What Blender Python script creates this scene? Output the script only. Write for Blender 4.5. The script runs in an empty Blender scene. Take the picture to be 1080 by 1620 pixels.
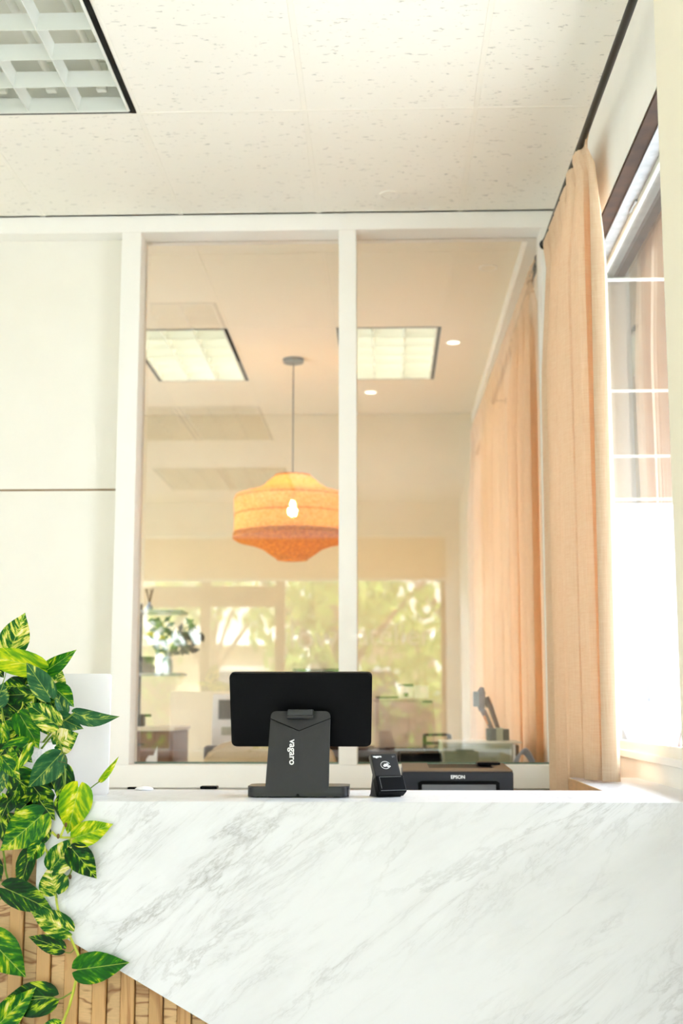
import bpy, bmesh, math, random
from math import sin, cos, tan, pi, radians, atan, sqrt
from mathutils import Vector, Matrix, Euler
random.seed(7)
C = bpy.context.scene.collection
SC = bpy.context.scene

# ------------------------------------------------------------------ camera
F = 2070.0                       # focal length in pixels of the 1080 x 1620 frame
PITCH, YAW = radians(8.52), radians(1.94)
H = 1.28                         # camera height; camera stands at (0, 0, H)
cam_d = bpy.data.cameras.new('camera')
cam = bpy.data.objects.new('camera', cam_d); C.objects.link(cam)
cam.location = (0, 0, H)
cam.rotation_euler = (pi/2 + PITCH, 0, YAW)
cam_d.sensor_fit = 'VERTICAL'; cam_d.sensor_height = 36.0; cam_d.sensor_width = 24.0
cam_d.lens = F/1620*36.0
cam_d.clip_start = 0.05; cam_d.clip_end = 300
cam_d.dof.use_dof = True; cam_d.dof.focus_distance = 3.42; cam_d.dof.aperture_fstop = 3.2
SC.camera = cam
RM = cam.rotation_euler.to_matrix()
CAM = Vector((0, 0, H))
def ray(px, py): return RM @ Vector(((px-540)/F, -(py-810)/F, -1.0))
def W(px, py, Y):
    r = ray(px, py); return CAM + r*(Y/r.y)
def WZ(px, py, Z):
    r = ray(px, py); return CAM + r*((Z-H)/r.z)

# ------------------------------------------------------------------ light
world = bpy.data.worlds.new('sky'); SC.world = world; world.use_nodes = True
wn = world.node_tree; wn.nodes.clear()
wo = wn.nodes.new('ShaderNodeOutputWorld'); wb = wn.nodes.new('ShaderNodeBackground')
tc = wn.nodes.new('ShaderNodeTexCoord'); sp = wn.nodes.new('ShaderNodeSeparateXYZ'); wr = wn.nodes.new('ShaderNodeValToRGB')
wn.links.new(tc.outputs['Generated'], sp.inputs[0]); wn.links.new(sp.outputs[2], wr.inputs[0])
wr.color_ramp.elements[0].color = (0.82, 0.88, 1.0, 1); wr.color_ramp.elements[1].color = (0.63, 0.76, 1.0, 1)
wn.links.new(wr.outputs[0], wb.inputs[0]); wb.inputs[1].default_value = 4.4
wn.links.new(wb.outputs[0], wo.inputs[0])
sun_d = bpy.data.lights.new('sun', 'SUN'); sun_d.energy = 3.6; sun_d.angle = radians(0.6); sun_d.color = (1.0, 0.95, 0.90)
sun = bpy.data.objects.new('sun', sun_d); C.objects.link(sun); sun.location = (6, -8, 14)
sun.rotation_euler = Vector((0.42, 0.6, 0.7)).to_track_quat('Z', 'Y').to_euler()
def portal(name, loc, rot, sx, sy):
    d = bpy.data.lights.new(name, 'AREA'); d.shape = 'RECTANGLE'; d.size = sx; d.size_y = sy
    d.cycles.is_portal = True
    o = bpy.data.objects.new(name, d); C.objects.link(o); o.location = loc; o.rotation_euler = rot
SC.view_settings.view_transform = 'Standard'; SC.view_settings.look = 'None'
SC.view_settings.gamma = 1.0; SC.view_settings.use_curve_mapping = False
SC.view_settings.exposure = 2.04
SC.cycles.max_bounces = 14; SC.cycles.diffuse_bounces = 8; SC.cycles.glossy_bounces = 6
SC.cycles.transparent_max_bounces = 16; SC.cycles.transmission_bounces = 8
SC.cycles.caustics_reflective = False; SC.cycles.caustics_refractive = False
SC.cycles.sample_clamp_indirect = 12
SC.cycles.use_denoising = True

# ------------------------------------------------------------------ materials
def lin(c):
    return tuple((x/255/12.92 if x/255 <= .04045 else ((x/255+.055)/1.055)**2.4) for x in c) + (1.0,)
def newmat(name):
    m = bpy.data.materials.new(name); m.use_nodes = True; m.node_tree.nodes.clear()
    return m, m.node_tree.nodes, m.node_tree.links
def mat(name, rgb, rough=0.6, metal=0.0, spec=0.5, var=0.06, vscale=6.0, bump=0.0, bscale=80.0, stretch=(1, 1, 1),
        trans=0.0, emit=None, estr=0.0, alpha=None):
    m, N, L = newmat(name)
    out = N.new('ShaderNodeOutputMaterial'); b = N.new('ShaderNodeBsdfPrincipled')
    t = N.new('ShaderNodeTexCoord'); mp = N.new('ShaderNodeMapping'); mp.inputs['Scale'].default_value = stretch
    L.new(t.outputs['Object'], mp.inputs[0])
    n = N.new('ShaderNodeTexNoise'); n.inputs['Scale'].default_value = vscale; n.inputs['Detail'].default_value = 3
    L.new(mp.outputs[0], n.inputs['Vector'])
    r = N.new('ShaderNodeValToRGB'); c = lin(rgb)
    lo = tuple(x*(1-var) for x in c[:3])+(1,); hi = tuple(min(1, x*(1+var)) for x in c[:3])+(1,)
    r.color_ramp.elements[0].color = lo; r.color_ramp.elements[1].color = hi
    r.color_ramp.elements[0].position = .3; r.color_ramp.elements[1].position = .7
    L.new(n.outputs[0], r.inputs[0]); L.new(r.outputs[0], b.inputs['Base Color'])
    b.inputs['Roughness'].default_value = rough; b.inputs['Metallic'].default_value = metal
    b.inputs['Specular IOR Level'].default_value = spec
    if bump:
        n2 = N.new('ShaderNodeTexNoise'); n2.inputs['Scale'].default_value = bscale; L.new(mp.outputs[0], n2.inputs['Vector'])
        bp = N.new('ShaderNodeBump'); bp.inputs['Strength'].default_value = bump; bp.inputs['Distance'].default_value = .002
        L.new(n2.outputs[0], bp.inputs['Height']); L.new(bp.outputs[0], b.inputs['Normal'])
    if emit:
        b.inputs['Emission Color'].default_value = lin(emit); b.inputs['Emission Strength'].default_value = estr
    sh = b.outputs[0]
    if trans:
        tr = N.new('ShaderNodeBsdfTranslucent'); L.new(r.outputs[0], tr.inputs[0])
        mx = N.new('ShaderNodeMixShader'); mx.inputs[0].default_value = trans
        L.new(b.outputs[0], mx.inputs[1]); L.new(tr.outputs[0], mx.inputs[2]); sh = mx.outputs[0]
    if alpha is not None:
        tp = N.new('ShaderNodeBsdfTransparent'); ma = N.new('ShaderNodeMixShader'); ma.inputs[0].default_value = alpha
        L.new(tp.outputs[0], ma.inputs[1]); L.new(sh, ma.inputs[2]); sh = ma.outputs[0]
    L.new(sh, out.inputs[0])
    return m
def glassmat(name, tint=(1, 1, 1), ior=1.5, base=0.0):
    m, N, L = newmat(name)
    out = N.new('ShaderNodeOutputMaterial'); g = N.new('ShaderNodeBsdfGlossy'); g.inputs['Roughness'].default_value = 0.0
    t = N.new('ShaderNodeBsdfTransparent'); t.inputs[0].default_value = tint+(1,)
    nz = N.new('ShaderNodeTexNoise'); nz.inputs['Scale'].default_value = 3; nz.inputs['Detail'].default_value = 0
    tc = N.new('ShaderNodeTexCoord'); L.new(tc.outputs['Object'], nz.inputs['Vector'])
    bp = N.new('ShaderNodeBump'); bp.inputs['Strength'].default_value = .01; bp.inputs['Distance'].default_value = .001
    L.new(nz.outputs[0], bp.inputs['Height']); L.new(bp.outputs[0], g.inputs['Normal'])
    fr = N.new('ShaderNodeFresnel')
    gm = N.new('ShaderNodeNewGeometry'); mi_ = N.new('ShaderNodeMapRange')   # same reflectance entering and leaving the pane
    mi_.inputs['To Min'].default_value = ior; mi_.inputs['To Max'].default_value = 1/ior
    L.new(gm.outputs['Backfacing'], mi_.inputs['Value']); L.new(mi_.outputs[0], fr.inputs[0])
    ad = N.new('ShaderNodeMath'); ad.operation = 'ADD'; ad.use_clamp = True; ad.inputs[1].default_value = base
    L.new(fr.outputs[0], ad.inputs[0])
    mx = N.new('ShaderNodeMixShader')
    L.new(ad.outputs[0], mx.inputs[0]); L.new(t.outputs[0], mx.inputs[1]); L.new(g.outputs[0], mx.inputs[2]); L.new(mx.outputs[0], out.inputs[0])
    return m

M = {}
M['wall'] = mat('wall_cream', (247, 245, 238), .75, var=.015, bump=.15, bscale=120)
M['partition'] = mat('partition_cream', (248, 246, 240), .45, var=.01)
M['panel'] = mat('panel_cream', (243, 239, 229), .5, var=.012)
M['tan'] = mat('back_room_wall_paint', (226, 214, 182), .8, var=.02, bump=.1)
M['floor'] = mat('pale_floor', (224, 221, 216), .45, var=.15, vscale=9, stretch=(1, .1, 1))
M['gridbar'] = mat('grid_bar_white', (247, 243, 232), .5, var=.01)
M['white'] = mat('white_plastic', (250, 251, 253), .35, var=.01)
M['acrylic'] = mat('white_acrylic', (252, 252, 254), .3, var=.005, trans=.5)
M['whitemetal'] = mat('white_enamel', (236, 238, 228), .3, var=.01)
M['black'] = mat('black_plastic', (4, 4, 5), .45, spec=.10, var=.1)
M['blackmetal'] = mat('black_metal', (30, 28, 26), .35, metal=.6, var=.1)
M['char'] = mat('charcoal_plastic', (34, 34, 36), .55, var=.05, bump=.08, bscale=900)
M['char2'] = mat('charcoal_base', (26, 26, 29), .3, var=.05)
M['galv'] = mat('galvanised_metal', (168, 172, 176), .45, metal=.6, var=.12, vscale=30)
M['brown'] = mat('brown_weathered', (66, 44, 28), .8, var=.35, vscale=14)
M['navy'] = mat('dark_blue_black_plastic', (18, 20, 30), .45, var=.08)
M['taupe'] = mat('taupe_top_plastic', (106, 88, 70), .5, var=.05)
M['grey'] = mat('grey_plastic', (98, 100, 102), .5, var=.05)
M['sage'] = mat('sage_metal', (172, 176, 152), .35, var=.04, vscale=3)
M['soil'] = mat('soil', (34, 20, 14), .95, var=.5, vscale=120, bump=1, bscale=250)
M['pot'] = mat('speckled_stone', (216, 212, 208), .8, var=.12, vscale=160, bump=.4, bscale=300)
M['stem'] = mat('vine_stem', (196, 206, 70), .45, var=.2, vscale=40, trans=.15)
M['petiole'] = mat('petiole_green', (118, 150, 44), .45, var=.25, vscale=60, trans=.15)
M['node'] = mat('aerial_root', (104, 78, 40), .7, var=.3, vscale=90)
M['bluecable'] = mat('pale_blue_cable', (150, 168, 192), .45, var=.03)
M['lettering'] = mat('white_print', (238, 238, 236), .5, var=.01)
M['glass'] = glassmat('window_glass', (.97, .98, .97))
M['pglass'] = glassmat('partition_glass', (.97, .96, .93), base=.085)
M['edge'] = mat('glass_edge_green', (92, 118, 104), .2, var=.05)
M['shade'] = mat('roller_shade_fabric', (226, 204, 166), .85, var=.03, vscale=60, trans=.45)
M['linen'] = None
M['wood_edge'] = mat('oak_edge', (204, 158, 108), .5, var=.12, vscale=12, stretch=(1, 1, 6))
M['desk'] = mat('desk_laminate', (236, 228, 212), .5, var=.03)
M['walnut'] = mat('walnut_veneer', (110, 66, 38), .45, var=.18, vscale=10, stretch=(.4, 1, 6))
M['beige'] = mat('beige_upholstery', (212, 190, 154), .9, var=.08, vscale=90, bump=.4, bscale=400)
M['rattan'] = None
M['louver'] = mat('louver_white_enamel', (228, 230, 222), .22, var=.01)
M['housing'] = mat('troffer_housing', (232, 232, 222), .5, var=.02)
M['tube_off'] = mat('fluorescent_tube', (238, 238, 230), .3, var=.01)
M['tube_on'] = mat('fluorescent_tube_lit', (238, 240, 232), .3, var=.01, emit=(246, 252, 236), estr=1.6)  # faint glow added to back room tubes that are switched off
M['bulb'] = mat('bulb_glow', (255, 240, 210), .3, var=.01, emit=(255, 226, 160), estr=45)
M['tree'] = mat('tree_leaves', (120, 138, 60), .7, var=.5, vscale=2.5, trans=.4)
M['bark'] = mat('bark', (96, 76, 56), .9, var=.3, vscale=20)
M['concrete'] = mat('pale_concrete', (190, 190, 188), .85, var=.06, vscale=2)
M['sidewalk_concrete'] = mat('warm_concrete', (170, 168, 162), .85, var=.06, vscale=2)
M['asphalt'] = mat('asphalt', (182, 180, 176), .9, var=.1, vscale=3)
M['lawn'] = mat('lawn', (150, 164, 104), .9, var=.3, vscale=8)
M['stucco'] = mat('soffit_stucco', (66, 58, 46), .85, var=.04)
M['housewall'] = mat('house_siding', (198, 178, 148), .8, var=.05)
M['rooftile'] = mat('grey_roof', (188, 180, 168), .9, var=.12, vscale=14)
M['fence']= mat('grey_fence', (150,150,146), .8)
M['carpaint'] = mat('car_paint_silver', (206, 208, 210), .25, metal=.3, var=.02)
M['carpaint2'] = mat('car_paint_white', (238, 238, 236), .25, var=.02)
M['darkglass'] = mat('car_window', (60, 66, 74), .1, var=.05)
M['rubber'] = mat('tyre_rubber', (26, 26, 28), .8, var=.1)
M['bluevase'] = mat('pale_blue_ceramic', (150, 176, 206), .3, var=.05)
M['darkleaf'] = mat('dark_blue_green_leaves', (58, 74, 72), .7, var=.3, vscale=20)
M['yellowpetal'] = mat('yellow_petals', (224, 206, 60), .6, var=.1, trans=.2)
M['lampwood'] = mat('brown_stained_metal', (92, 44, 20), .6, spec=.2, var=.2, vscale=30)
M['amber'] = mat('amber_plastic', (232, 136, 30), .3, var=.1, trans=.3)

def ceiling_mat(name, rgb, dots):
    m, N, L = newmat(name)
    out = N.new('ShaderNodeOutputMaterial'); b = N.new('ShaderNodeBsdfPrincipled'); L.new(b.outputs[0], out.inputs[0])
    g = N.new('ShaderNodeNewGeometry'); mp = N.new('ShaderNodeMapping'); mp.inputs['Scale'].default_value = (22, 62, 22)
    L.new(g.outputs['Position'], mp.inputs[0])
    n = N.new('ShaderNodeTexNoise'); n.inputs['Scale'].default_value = 1.35; n.inputs['Detail'].default_value = 4; n.inputs['Roughness'].default_value = .62
    L.new(mp.outputs[0], n.inputs['Vector'])
    n2 = N.new('ShaderNodeTexNoise'); n2.inputs['Scale'].default_value = 1.6; L.new(g.outputs['Position'], n2.inputs['Vector'])
    r = N.new('ShaderNodeValToRGB'); e = r.color_ramp.elements
    e[0].position = .635; e[0].color = (0, 0, 0, 1); e[1].position = .67; e[1].color = (1, 1, 1, 1)
    L.new(n.outputs[0], r.inputs[0])
    mul = N.new('ShaderNodeMath'); mul.operation = 'MULTIPLY'; mul.inputs[1].default_value = dots
    L.new(r.outputs[0], mul.inputs[0])
    mx = N.new('ShaderNodeMixRGB'); mx.inputs[1].default_value = lin(rgb); mx.inputs[2].default_value = lin(tuple(int(v*.62) for v in rgb))
    L.new(mul.outputs[0], mx.inputs[0]); L.new(mx.outputs[0], b.inputs['Base Color'])
    bp = N.new('ShaderNodeBump'); bp.inputs['Strength'].default_value = .5; bp.inputs['Distance'].default_value = .003; bp.invert = True
    L.new(r.outputs[0], bp.inputs['Height']); L.new(bp.outputs[0], b.inputs['Normal'])
    b.inputs['Roughness'].default_value = .9
    return m
M['ceil'] = ceiling_mat('fissured_ceiling_tile', (249, 245, 235), .5)
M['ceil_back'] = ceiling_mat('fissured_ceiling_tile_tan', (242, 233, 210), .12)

def linen_mat():
    m, N, L = newmat('peach_linen')
    out = N.new('ShaderNodeOutputMaterial'); d = N.new('ShaderNodeBsdfDiffuse'); t = N.new('ShaderNodeBsdfTranslucent')
    tc = N.new('ShaderNodeTexCoord')
    cols = []
    for sc_ in ((300, 300, 12), (20, 20, 420)):
        mp = N.new('ShaderNodeMapping'); mp.inputs['Scale'].default_value = sc_; L.new(tc.outputs['Object'], mp.inputs[0])
        n = N.new('ShaderNodeTexNoise'); n.inputs['Scale'].default_value = 1; n.inputs['Detail'].default_value = 2
        L.new(mp.outputs[0], n.inputs['Vector']); cols.append(n)
    ad = N.new('ShaderNodeMath'); ad.operation = 'ADD'; L.new(cols[0].outputs[0], ad.inputs[0]); L.new(cols[1].outputs[0], ad.inputs[1])
    r = N.new('ShaderNodeValToRGB'); r.color_ramp.elements[0].position = .0; r.color_ramp.elements[1].position = 1.0
    sc2 = N.new('ShaderNodeMath'); sc2.operation = 'MULTIPLY_ADD'; sc2.inputs[1].default_value = 1.3; sc2.inputs[2].default_value = -.8
    L.new(ad.outputs[0], sc2.inputs[0]); L.new(sc2.outputs[0], r.inputs[0])
    r.color_ramp.elements[0].color = lin((236, 206, 170)); r.color_ramp.elements[1].color = lin((248, 226, 198))
    L.new(r.outputs[0], d.inputs[0]); L.new(r.outputs[0], t.inputs[0])
    bp = N.new('ShaderNodeBump'); bp.inputs['Strength'].default_value = .3; bp.inputs['Distance'].default_value = .001
    L.new(ad.outputs[0], bp.inputs['Height']); L.new(bp.outputs[0], d.inputs['Normal'])
    mx = N.new('ShaderNodeMixShader'); mx.inputs[0].default_value = .24
    L.new(d.outputs[0], mx.inputs[1]); L.new(t.outputs[0], mx.inputs[2]); L.new(mx.outputs[0], out.inputs[0])
    return m
M['linen'] = linen_mat()

def rattan_mat(name, c0, c1, tr, hole):
    m, N, L = newmat(name)
    out = N.new('ShaderNodeOutputMaterial'); d = N.new('ShaderNodeBsdfDiffuse'); t = N.new('ShaderNodeBsdfTranslucent')
    tc = N.new('ShaderNodeTexCoord')
    w = N.new('ShaderNodeTexNoise'); w.inputs['Scale'].default_value = 60; w.inputs['Detail'].default_value = 3
    mp = N.new('ShaderNodeMapping'); mp.inputs['Scale'].default_value = (1, 1, 1.6); L.new(tc.outputs['Object'], mp.inputs[0]); L.new(mp.outputs[0], w.inputs['Vector'])
    r = N.new('ShaderNodeValToRGB'); r.color_ramp.elements[0].position = .38; r.color_ramp.elements[1].position = .62
    r.color_ramp.elements[0].color = lin(c0); r.color_ramp.elements[1].color = lin(c1)
    L.new(w.outputs[0], r.inputs[0]); L.new(r.outputs[0], d.inputs[0]); L.new(r.outputs[0], t.inputs[0])
    mx = N.new('ShaderNodeMixShader'); mx.inputs[0].default_value = tr
    L.new(d.outputs[0], mx.inputs[1]); L.new(t.outputs[0], mx.inputs[2])
    g = N.new('ShaderNodeTexNoise'); g.inputs['Scale'].default_value = 130; g.inputs['Detail'].default_value = 1; L.new(mp.outputs[0], g.inputs['Vector'])
    gt = N.new('ShaderNodeMath'); gt.operation = 'GREATER_THAN'; gt.inputs[1].default_value = 1-hole; L.new(g.outputs[0], gt.inputs[0])
    tp = N.new('ShaderNodeBsdfTransparent'); m2 = N.new('ShaderNodeMixShader')      # the gaps of the weave
    L.new(gt.outputs[0], m2.inputs[0]); L.new(mx.outputs[0], m2.inputs[1]); L.new(tp.outputs[0], m2.inputs[2]); L.new(m2.outputs[0], out.inputs[0])
    return m
M['rattan'] = rattan_mat('woven_rattan', (234, 172, 76), (250, 214, 136), .5, .47)
M['rattan_dark'] = rattan_mat('woven_rattan_dense', (186, 108, 10), (234, 160, 38), .4, .40)

def marble_mat():
    m, N, L = newmat('white_marble')
    out = N.new('ShaderNodeOutputMaterial'); b = N.new('ShaderNodeBsdfPrincipled'); L.new(b.outputs[0], out.inputs[0])
    g = N.new('ShaderNodeNewGeometry')
    rot = N.new('ShaderNodeMapping'); rot.vector_type = 'POINT'; rot.inputs['Rotation'].default_value = (0, radians(36), 0)
    L.new(g.outputs['Position'], rot.inputs[0])
    def noise(scale, vec, det=6, rough=.6, dist=0.0):
        n = N.new('ShaderNodeTexNoise'); n.inputs['Scale'].default_value = scale; n.inputs['Detail'].default_value = det
        n.inputs['Roughness'].default_value = rough; n.inputs['Distortion'].default_value = dist; L.new(vec, n.inputs['Vector']); return n
    def stretch(s, off=0):
        q = N.new('ShaderNodeMapping'); q.inputs['Scale'].default_value = s; q.inputs['Location'].default_value = (off, off, off)
        L.new(rot.outputs[0], q.inputs[0]); return q.outputs[0]
    def math_(op, a, bb, clamp=False):
        q = N.new('ShaderNodeMath'); q.operation = op; q.use_clamp = clamp
        for i, v in enumerate((a, bb)):
            if isinstance(v, (int, float)): q.inputs[i].default_value = v
            else: L.new(v, q.inputs[i])
        return q.outputs[0]
    def ridge(n, wdt):   # 1 on the 0.5 level line, 0 away from it
        a = math_('ABSOLUTE', math_('SUBTRACT', n.outputs[0], .5), 0)
        return math_('SUBTRACT', 1.0, math_('DIVIDE', a, wdt), True)
    warp = noise(5, rot.outputs[0], 4)
    v1 = noise(1.5, stretch((1.15, 1, 4.2)), 8, .62, .35)
    v2 = noise(2.3, stretch((1.0, 1, 4.4), 7.3), 9, .66, .5)
    cl = noise(1.7, stretch((1.0, 1, 3.0), 3.1), 6, .6, .2)
    mask = noise(1.5, stretch((1, 1, 2.0), 11), 3, .5)
    mk = N.new('ShaderNodeValToRGB'); mk.color_ramp.elements[0].position = .38; mk.color_ramp.elements[1].position = .66
    L.new(mask.outputs[0], mk.inputs[0])
    fine = math_('MULTIPLY', math_('POWER', ridge(v1, .022), 1.6), mk.outputs[0])
    broad = math_('MULTIPLY', math_('POWER', ridge(v2, .10), 1.6), mk.outputs[0])
    fine2 = math_('MULTIPLY', ridge(v2, .012), mk.outputs[0])
    cr = N.new('ShaderNodeValToRGB'); cr.color_ramp.elements[0].position = .50; cr.color_ramp.elements[1].position = .80
    L.new(cl.outputs[0], cr.inputs[0])
    tot = math_('ADD', math_('ADD', math_('MULTIPLY', fine, .34), math_('MULTIPLY', broad, .15)),
                math_('ADD', math_('MULTIPLY', cr.outputs[0], .15), math_('MULTIPLY', fine2, .18)), True)
    mx = N.new('ShaderNodeMixRGB'); mx.inputs[1].default_value = lin((232, 233, 237)); mx.inputs[2].default_value = lin((118, 114, 110))
    L.new(tot, mx.inputs[0]); L.new(mx.outputs[0], b.inputs['Base Color'])
    b.inputs['Roughness'].default_value = .32; b.inputs['Specular IOR Level'].default_value = .35
    return m
M['marble'] = marble_mat()

def slat_mat(name, horiz):
    m, N, L = newmat(name)
    out = N.new('ShaderNodeOutputMaterial'); b = N.new('ShaderNodeBsdfPrincipled'); L.new(b.outputs[0], out.inputs[0])
    tc = N.new('ShaderNodeTexCoord'); oi = N.new('ShaderNodeObjectInfo')
    ad = N.new('ShaderNodeVectorMath'); ad.operation = 'ADD'; L.new(tc.outputs['Object'], ad.inputs[0])
    sc_ = N.new('ShaderNodeVectorMath'); sc_.operation = 'SCALE'; sc_.inputs[3].default_value = 40
    cb = N.new('ShaderNodeCombineXYZ'); L.new(oi.outputs['Random'], cb.inputs[0]); L.new(oi.outputs['Random'], cb.inputs[2])
    L.new(cb.outputs[0], sc_.inputs[0]); L.new(sc_.outputs[0], ad.inputs[1])
    mp = N.new('ShaderNodeMapping'); mp.inputs['Scale'].default_value = (3, 3, 9) if horiz else (14, 14, 1.6)
    L.new(ad.outputs[0], mp.inputs[0])
    n = N.new('ShaderNodeTexNoise'); n.inputs['Scale'].default_value = 1.3; n.inputs['Detail'].default_value = 3; n.inputs['Distortion'].default_value = .6
    L.new(mp.outputs[0], n.inputs['Vector'])
    ml = N.new('ShaderNodeMath'); ml.operation = 'MULTIPLY'; ml.inputs[1].default_value = 16 if horiz else 9
    fr = N.new('ShaderNodeMath'); fr.operation = 'PINGPONG'; fr.inputs[1].default_value = 1
    L.new(n.outputs[0], ml.inputs[0]); L.new(ml.outputs[0], fr.inputs[0])
    r = N.new('ShaderNodeValToRGB'); e = r.color_ramp.elements
    e[0].position = 0; e[0].color = lin((150, 100, 54) if horiz else (178, 126, 72)); e[1].position = .45; e[1].color = lin((222, 184, 132) if horiz else (216, 170, 112))
    L.new(fr.outputs[0], r.inputs[0])
    f2 = N.new('ShaderNodeTexNoise'); f2.inputs['Scale'].default_value = 1; f2.inputs['Detail'].default_value = 2
    m2 = N.new('ShaderNodeMapping'); m2.inputs['Scale'].default_value = (60, 60, 400) if horiz else (500, 500, 14); L.new(ad.outputs[0], m2.inputs[0]); L.new(m2.outputs[0], f2.inputs['Vector'])
    mx = N.new('ShaderNodeMixRGB'); mx.blend_type = 'MULTIPLY'; mx.inputs[0].default_value = .3
    L.new(r.outputs[0], mx.inputs[1]); L.new(f2.outputs[0], mx.inputs[2])
    hs = N.new('ShaderNodeHueSaturation'); vr = N.new('ShaderNodeMath'); vr.operation = 'MULTIPLY_ADD'; vr.inputs[1].default_value = .3; vr.inputs[2].default_value = .86
    L.new(oi.outputs['Random'], vr.inputs[0]); L.new(vr.outputs[0], hs.inputs['Value']); L.new(mx.outputs[0], hs.inputs['Color'])
    L.new(hs.outputs[0], b.inputs['Base Color']); b.inputs['Roughness'].default_value = .55
    return m
M['slat_v'] = slat_mat('oak_slat', False); M['slat_h'] = slat_mat('oak_cross_grain', True)

def leaf_mat(name, cols, pos, sat=1.0):
    m, N, L = newmat(name)
    out = N.new('ShaderNodeOutputMaterial'); b = N.new('ShaderNodeBsdfPrincipled'); t = N.new('ShaderNodeBsdfTranslucent')
    uv = N.new('ShaderNodeUVMap'); uv.uv_map = 'UVMap'; sp = N.new('ShaderNodeSeparateXYZ'); L.new(uv.outputs[0], sp.inputs[0])
    oi = N.new('ShaderNodeObjectInfo')
    def math_(op, a, bb=0.0, c=None):
        q = N.new('ShaderNodeMath'); q.operation = op
        for i, v in enumerate([a, bb] + ([c] if c is not None else [])):
            if isinstance(v, (int, float)): q.inputs[i].default_value = v
            else: L.new(v, q.inputs[i])
        return q.outputs[0]
    u = sp.outputs[0]; v = math_('SUBTRACT', sp.outputs[1], .5); av = math_('ABSOLUTE', v)
    across = math_('SUBTRACT', u, math_('MULTIPLY', av, .8))
    cb = N.new('ShaderNodeCombineXYZ')
    L.new(math_('MULTIPLY', across, 7.5), cb.inputs[0]); L.new(math_('MULTIPLY', v, 2.6), cb.inputs[1]); L.new(math_('MULTIPLY', oi.outputs['Random'], 77), cb.inputs[2])
    n = N.new('ShaderNodeTexNoise'); n.inputs['Scale'].default_value = 1.0; n.inputs['Detail'].default_value = 5; n.inputs['Roughness'].default_value = .62; n.inputs['Distortion'].default_value = .4
    L.new(cb.outputs[0], n.inputs['Vector'])
    cb2 = N.new('ShaderNodeCombineXYZ'); L.new(math_('MULTIPLY', u, 2), cb2.inputs[0]); L.new(math_('MULTIPLY', v, 2.5), cb2.inputs[1]); L.new(math_('MULTIPLY', oi.outputs['Random'], 31), cb2.inputs[2])
    n2 = N.new('ShaderNodeTexNoise'); n2.inputs['Scale'].default_value = 1.2; n2.inputs['Detail'].default_value = 1; L.new(cb2.outputs[0], n2.inputs['Vector'])
    s = math_('ADD', math_('MULTIPLY', n.outputs[0], .72), math_('MULTIPLY', n2.outputs[0], .28))
    r = N.new('ShaderNodeValToRGB'); el = r.color_ramp.elements
    el[0].position = pos[0]; el[0].color = lin(cols[0]); el[1].position = pos[-1]; el[1].color = lin(cols[-1])
    for p, c in list(zip(pos, cols))[1:-1]:
        q = el.new(p); q.color = lin(c)
    L.new(s, r.inputs[0])
    rib = math_('LESS_THAN', av, .012)
    mx = N.new('ShaderNodeMixRGB'); mx.inputs[2].default_value = lin((176, 204, 84)); L.new(math_('MULTIPLY', rib, .7), mx.inputs[0]); L.new(r.outputs[0], mx.inputs[1])
    L.new(mx.outputs[0], b.inputs['Base Color']); L.new(mx.outputs[0], t.inputs[0])
    b.inputs['Roughness'].default_value = .42; b.inputs['Specular IOR Level'].default_value = .22
    vein = math_('SINE', math_('MULTIPLY', across, 60.0))
    bp = N.new('ShaderNodeBump'); bp.inputs['Strength'].default_value = .25; bp.inputs['Distance'].default_value = .0008
    L.new(vein, bp.inputs['Height']); L.new(bp.outputs[0], b.inputs['Normal'])
    ms = N.new('ShaderNodeMixShader'); ms.inputs[0].default_value = .22
    L.new(b.outputs[0], ms.inputs[1]); L.new(t.outputs[0], ms.inputs[2]); L.new(ms.outputs[0], out.inputs[0])
    return m
DG, MG, LM, YL, CR = (8, 62, 20), (30, 108, 22), (120, 176, 14), (206, 222, 30), (244, 238, 170)
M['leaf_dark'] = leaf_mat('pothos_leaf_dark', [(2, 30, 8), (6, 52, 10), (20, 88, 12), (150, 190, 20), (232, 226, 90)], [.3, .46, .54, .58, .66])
M['leaf_mixed'] = leaf_mat('pothos_leaf_mixed', [(6, 66, 20), (20, 98, 24), (90, 160, 16), (208, 214, 40), (244, 236, 160)], [.3, .46, .52, .57, .66])
M['leaf_lime'] = leaf_mat('pothos_leaf_lime', [(50, 124, 4), (112, 168, 2), (172, 200, 4), (222, 220, 20), (246, 238, 150)], [.33, .45, .52, .58, .66])
M['leaf_green'] = leaf_mat('pothos_leaf_green', [(8, 70, 10), (24, 100, 8), (70, 146, 8), (190, 206, 24), (234, 228, 100)], [.3, .48, .56, .61, .70])
M['leaf_cream'] = leaf_mat('pothos_leaf_cream', [(6, 58, 20), (18, 92, 24), (100, 156, 30), (222, 216, 90), (246, 236, 190)], [.3, .47, .505, .55, .63])
M['leaf_grey'] = leaf_mat('pothos_leaf_grey_green', [(24, 74, 44), (42, 98, 58), (66, 120, 66), (178, 196, 84), (226, 222, 130)], [.3, .48, .555, .60, .68])

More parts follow.
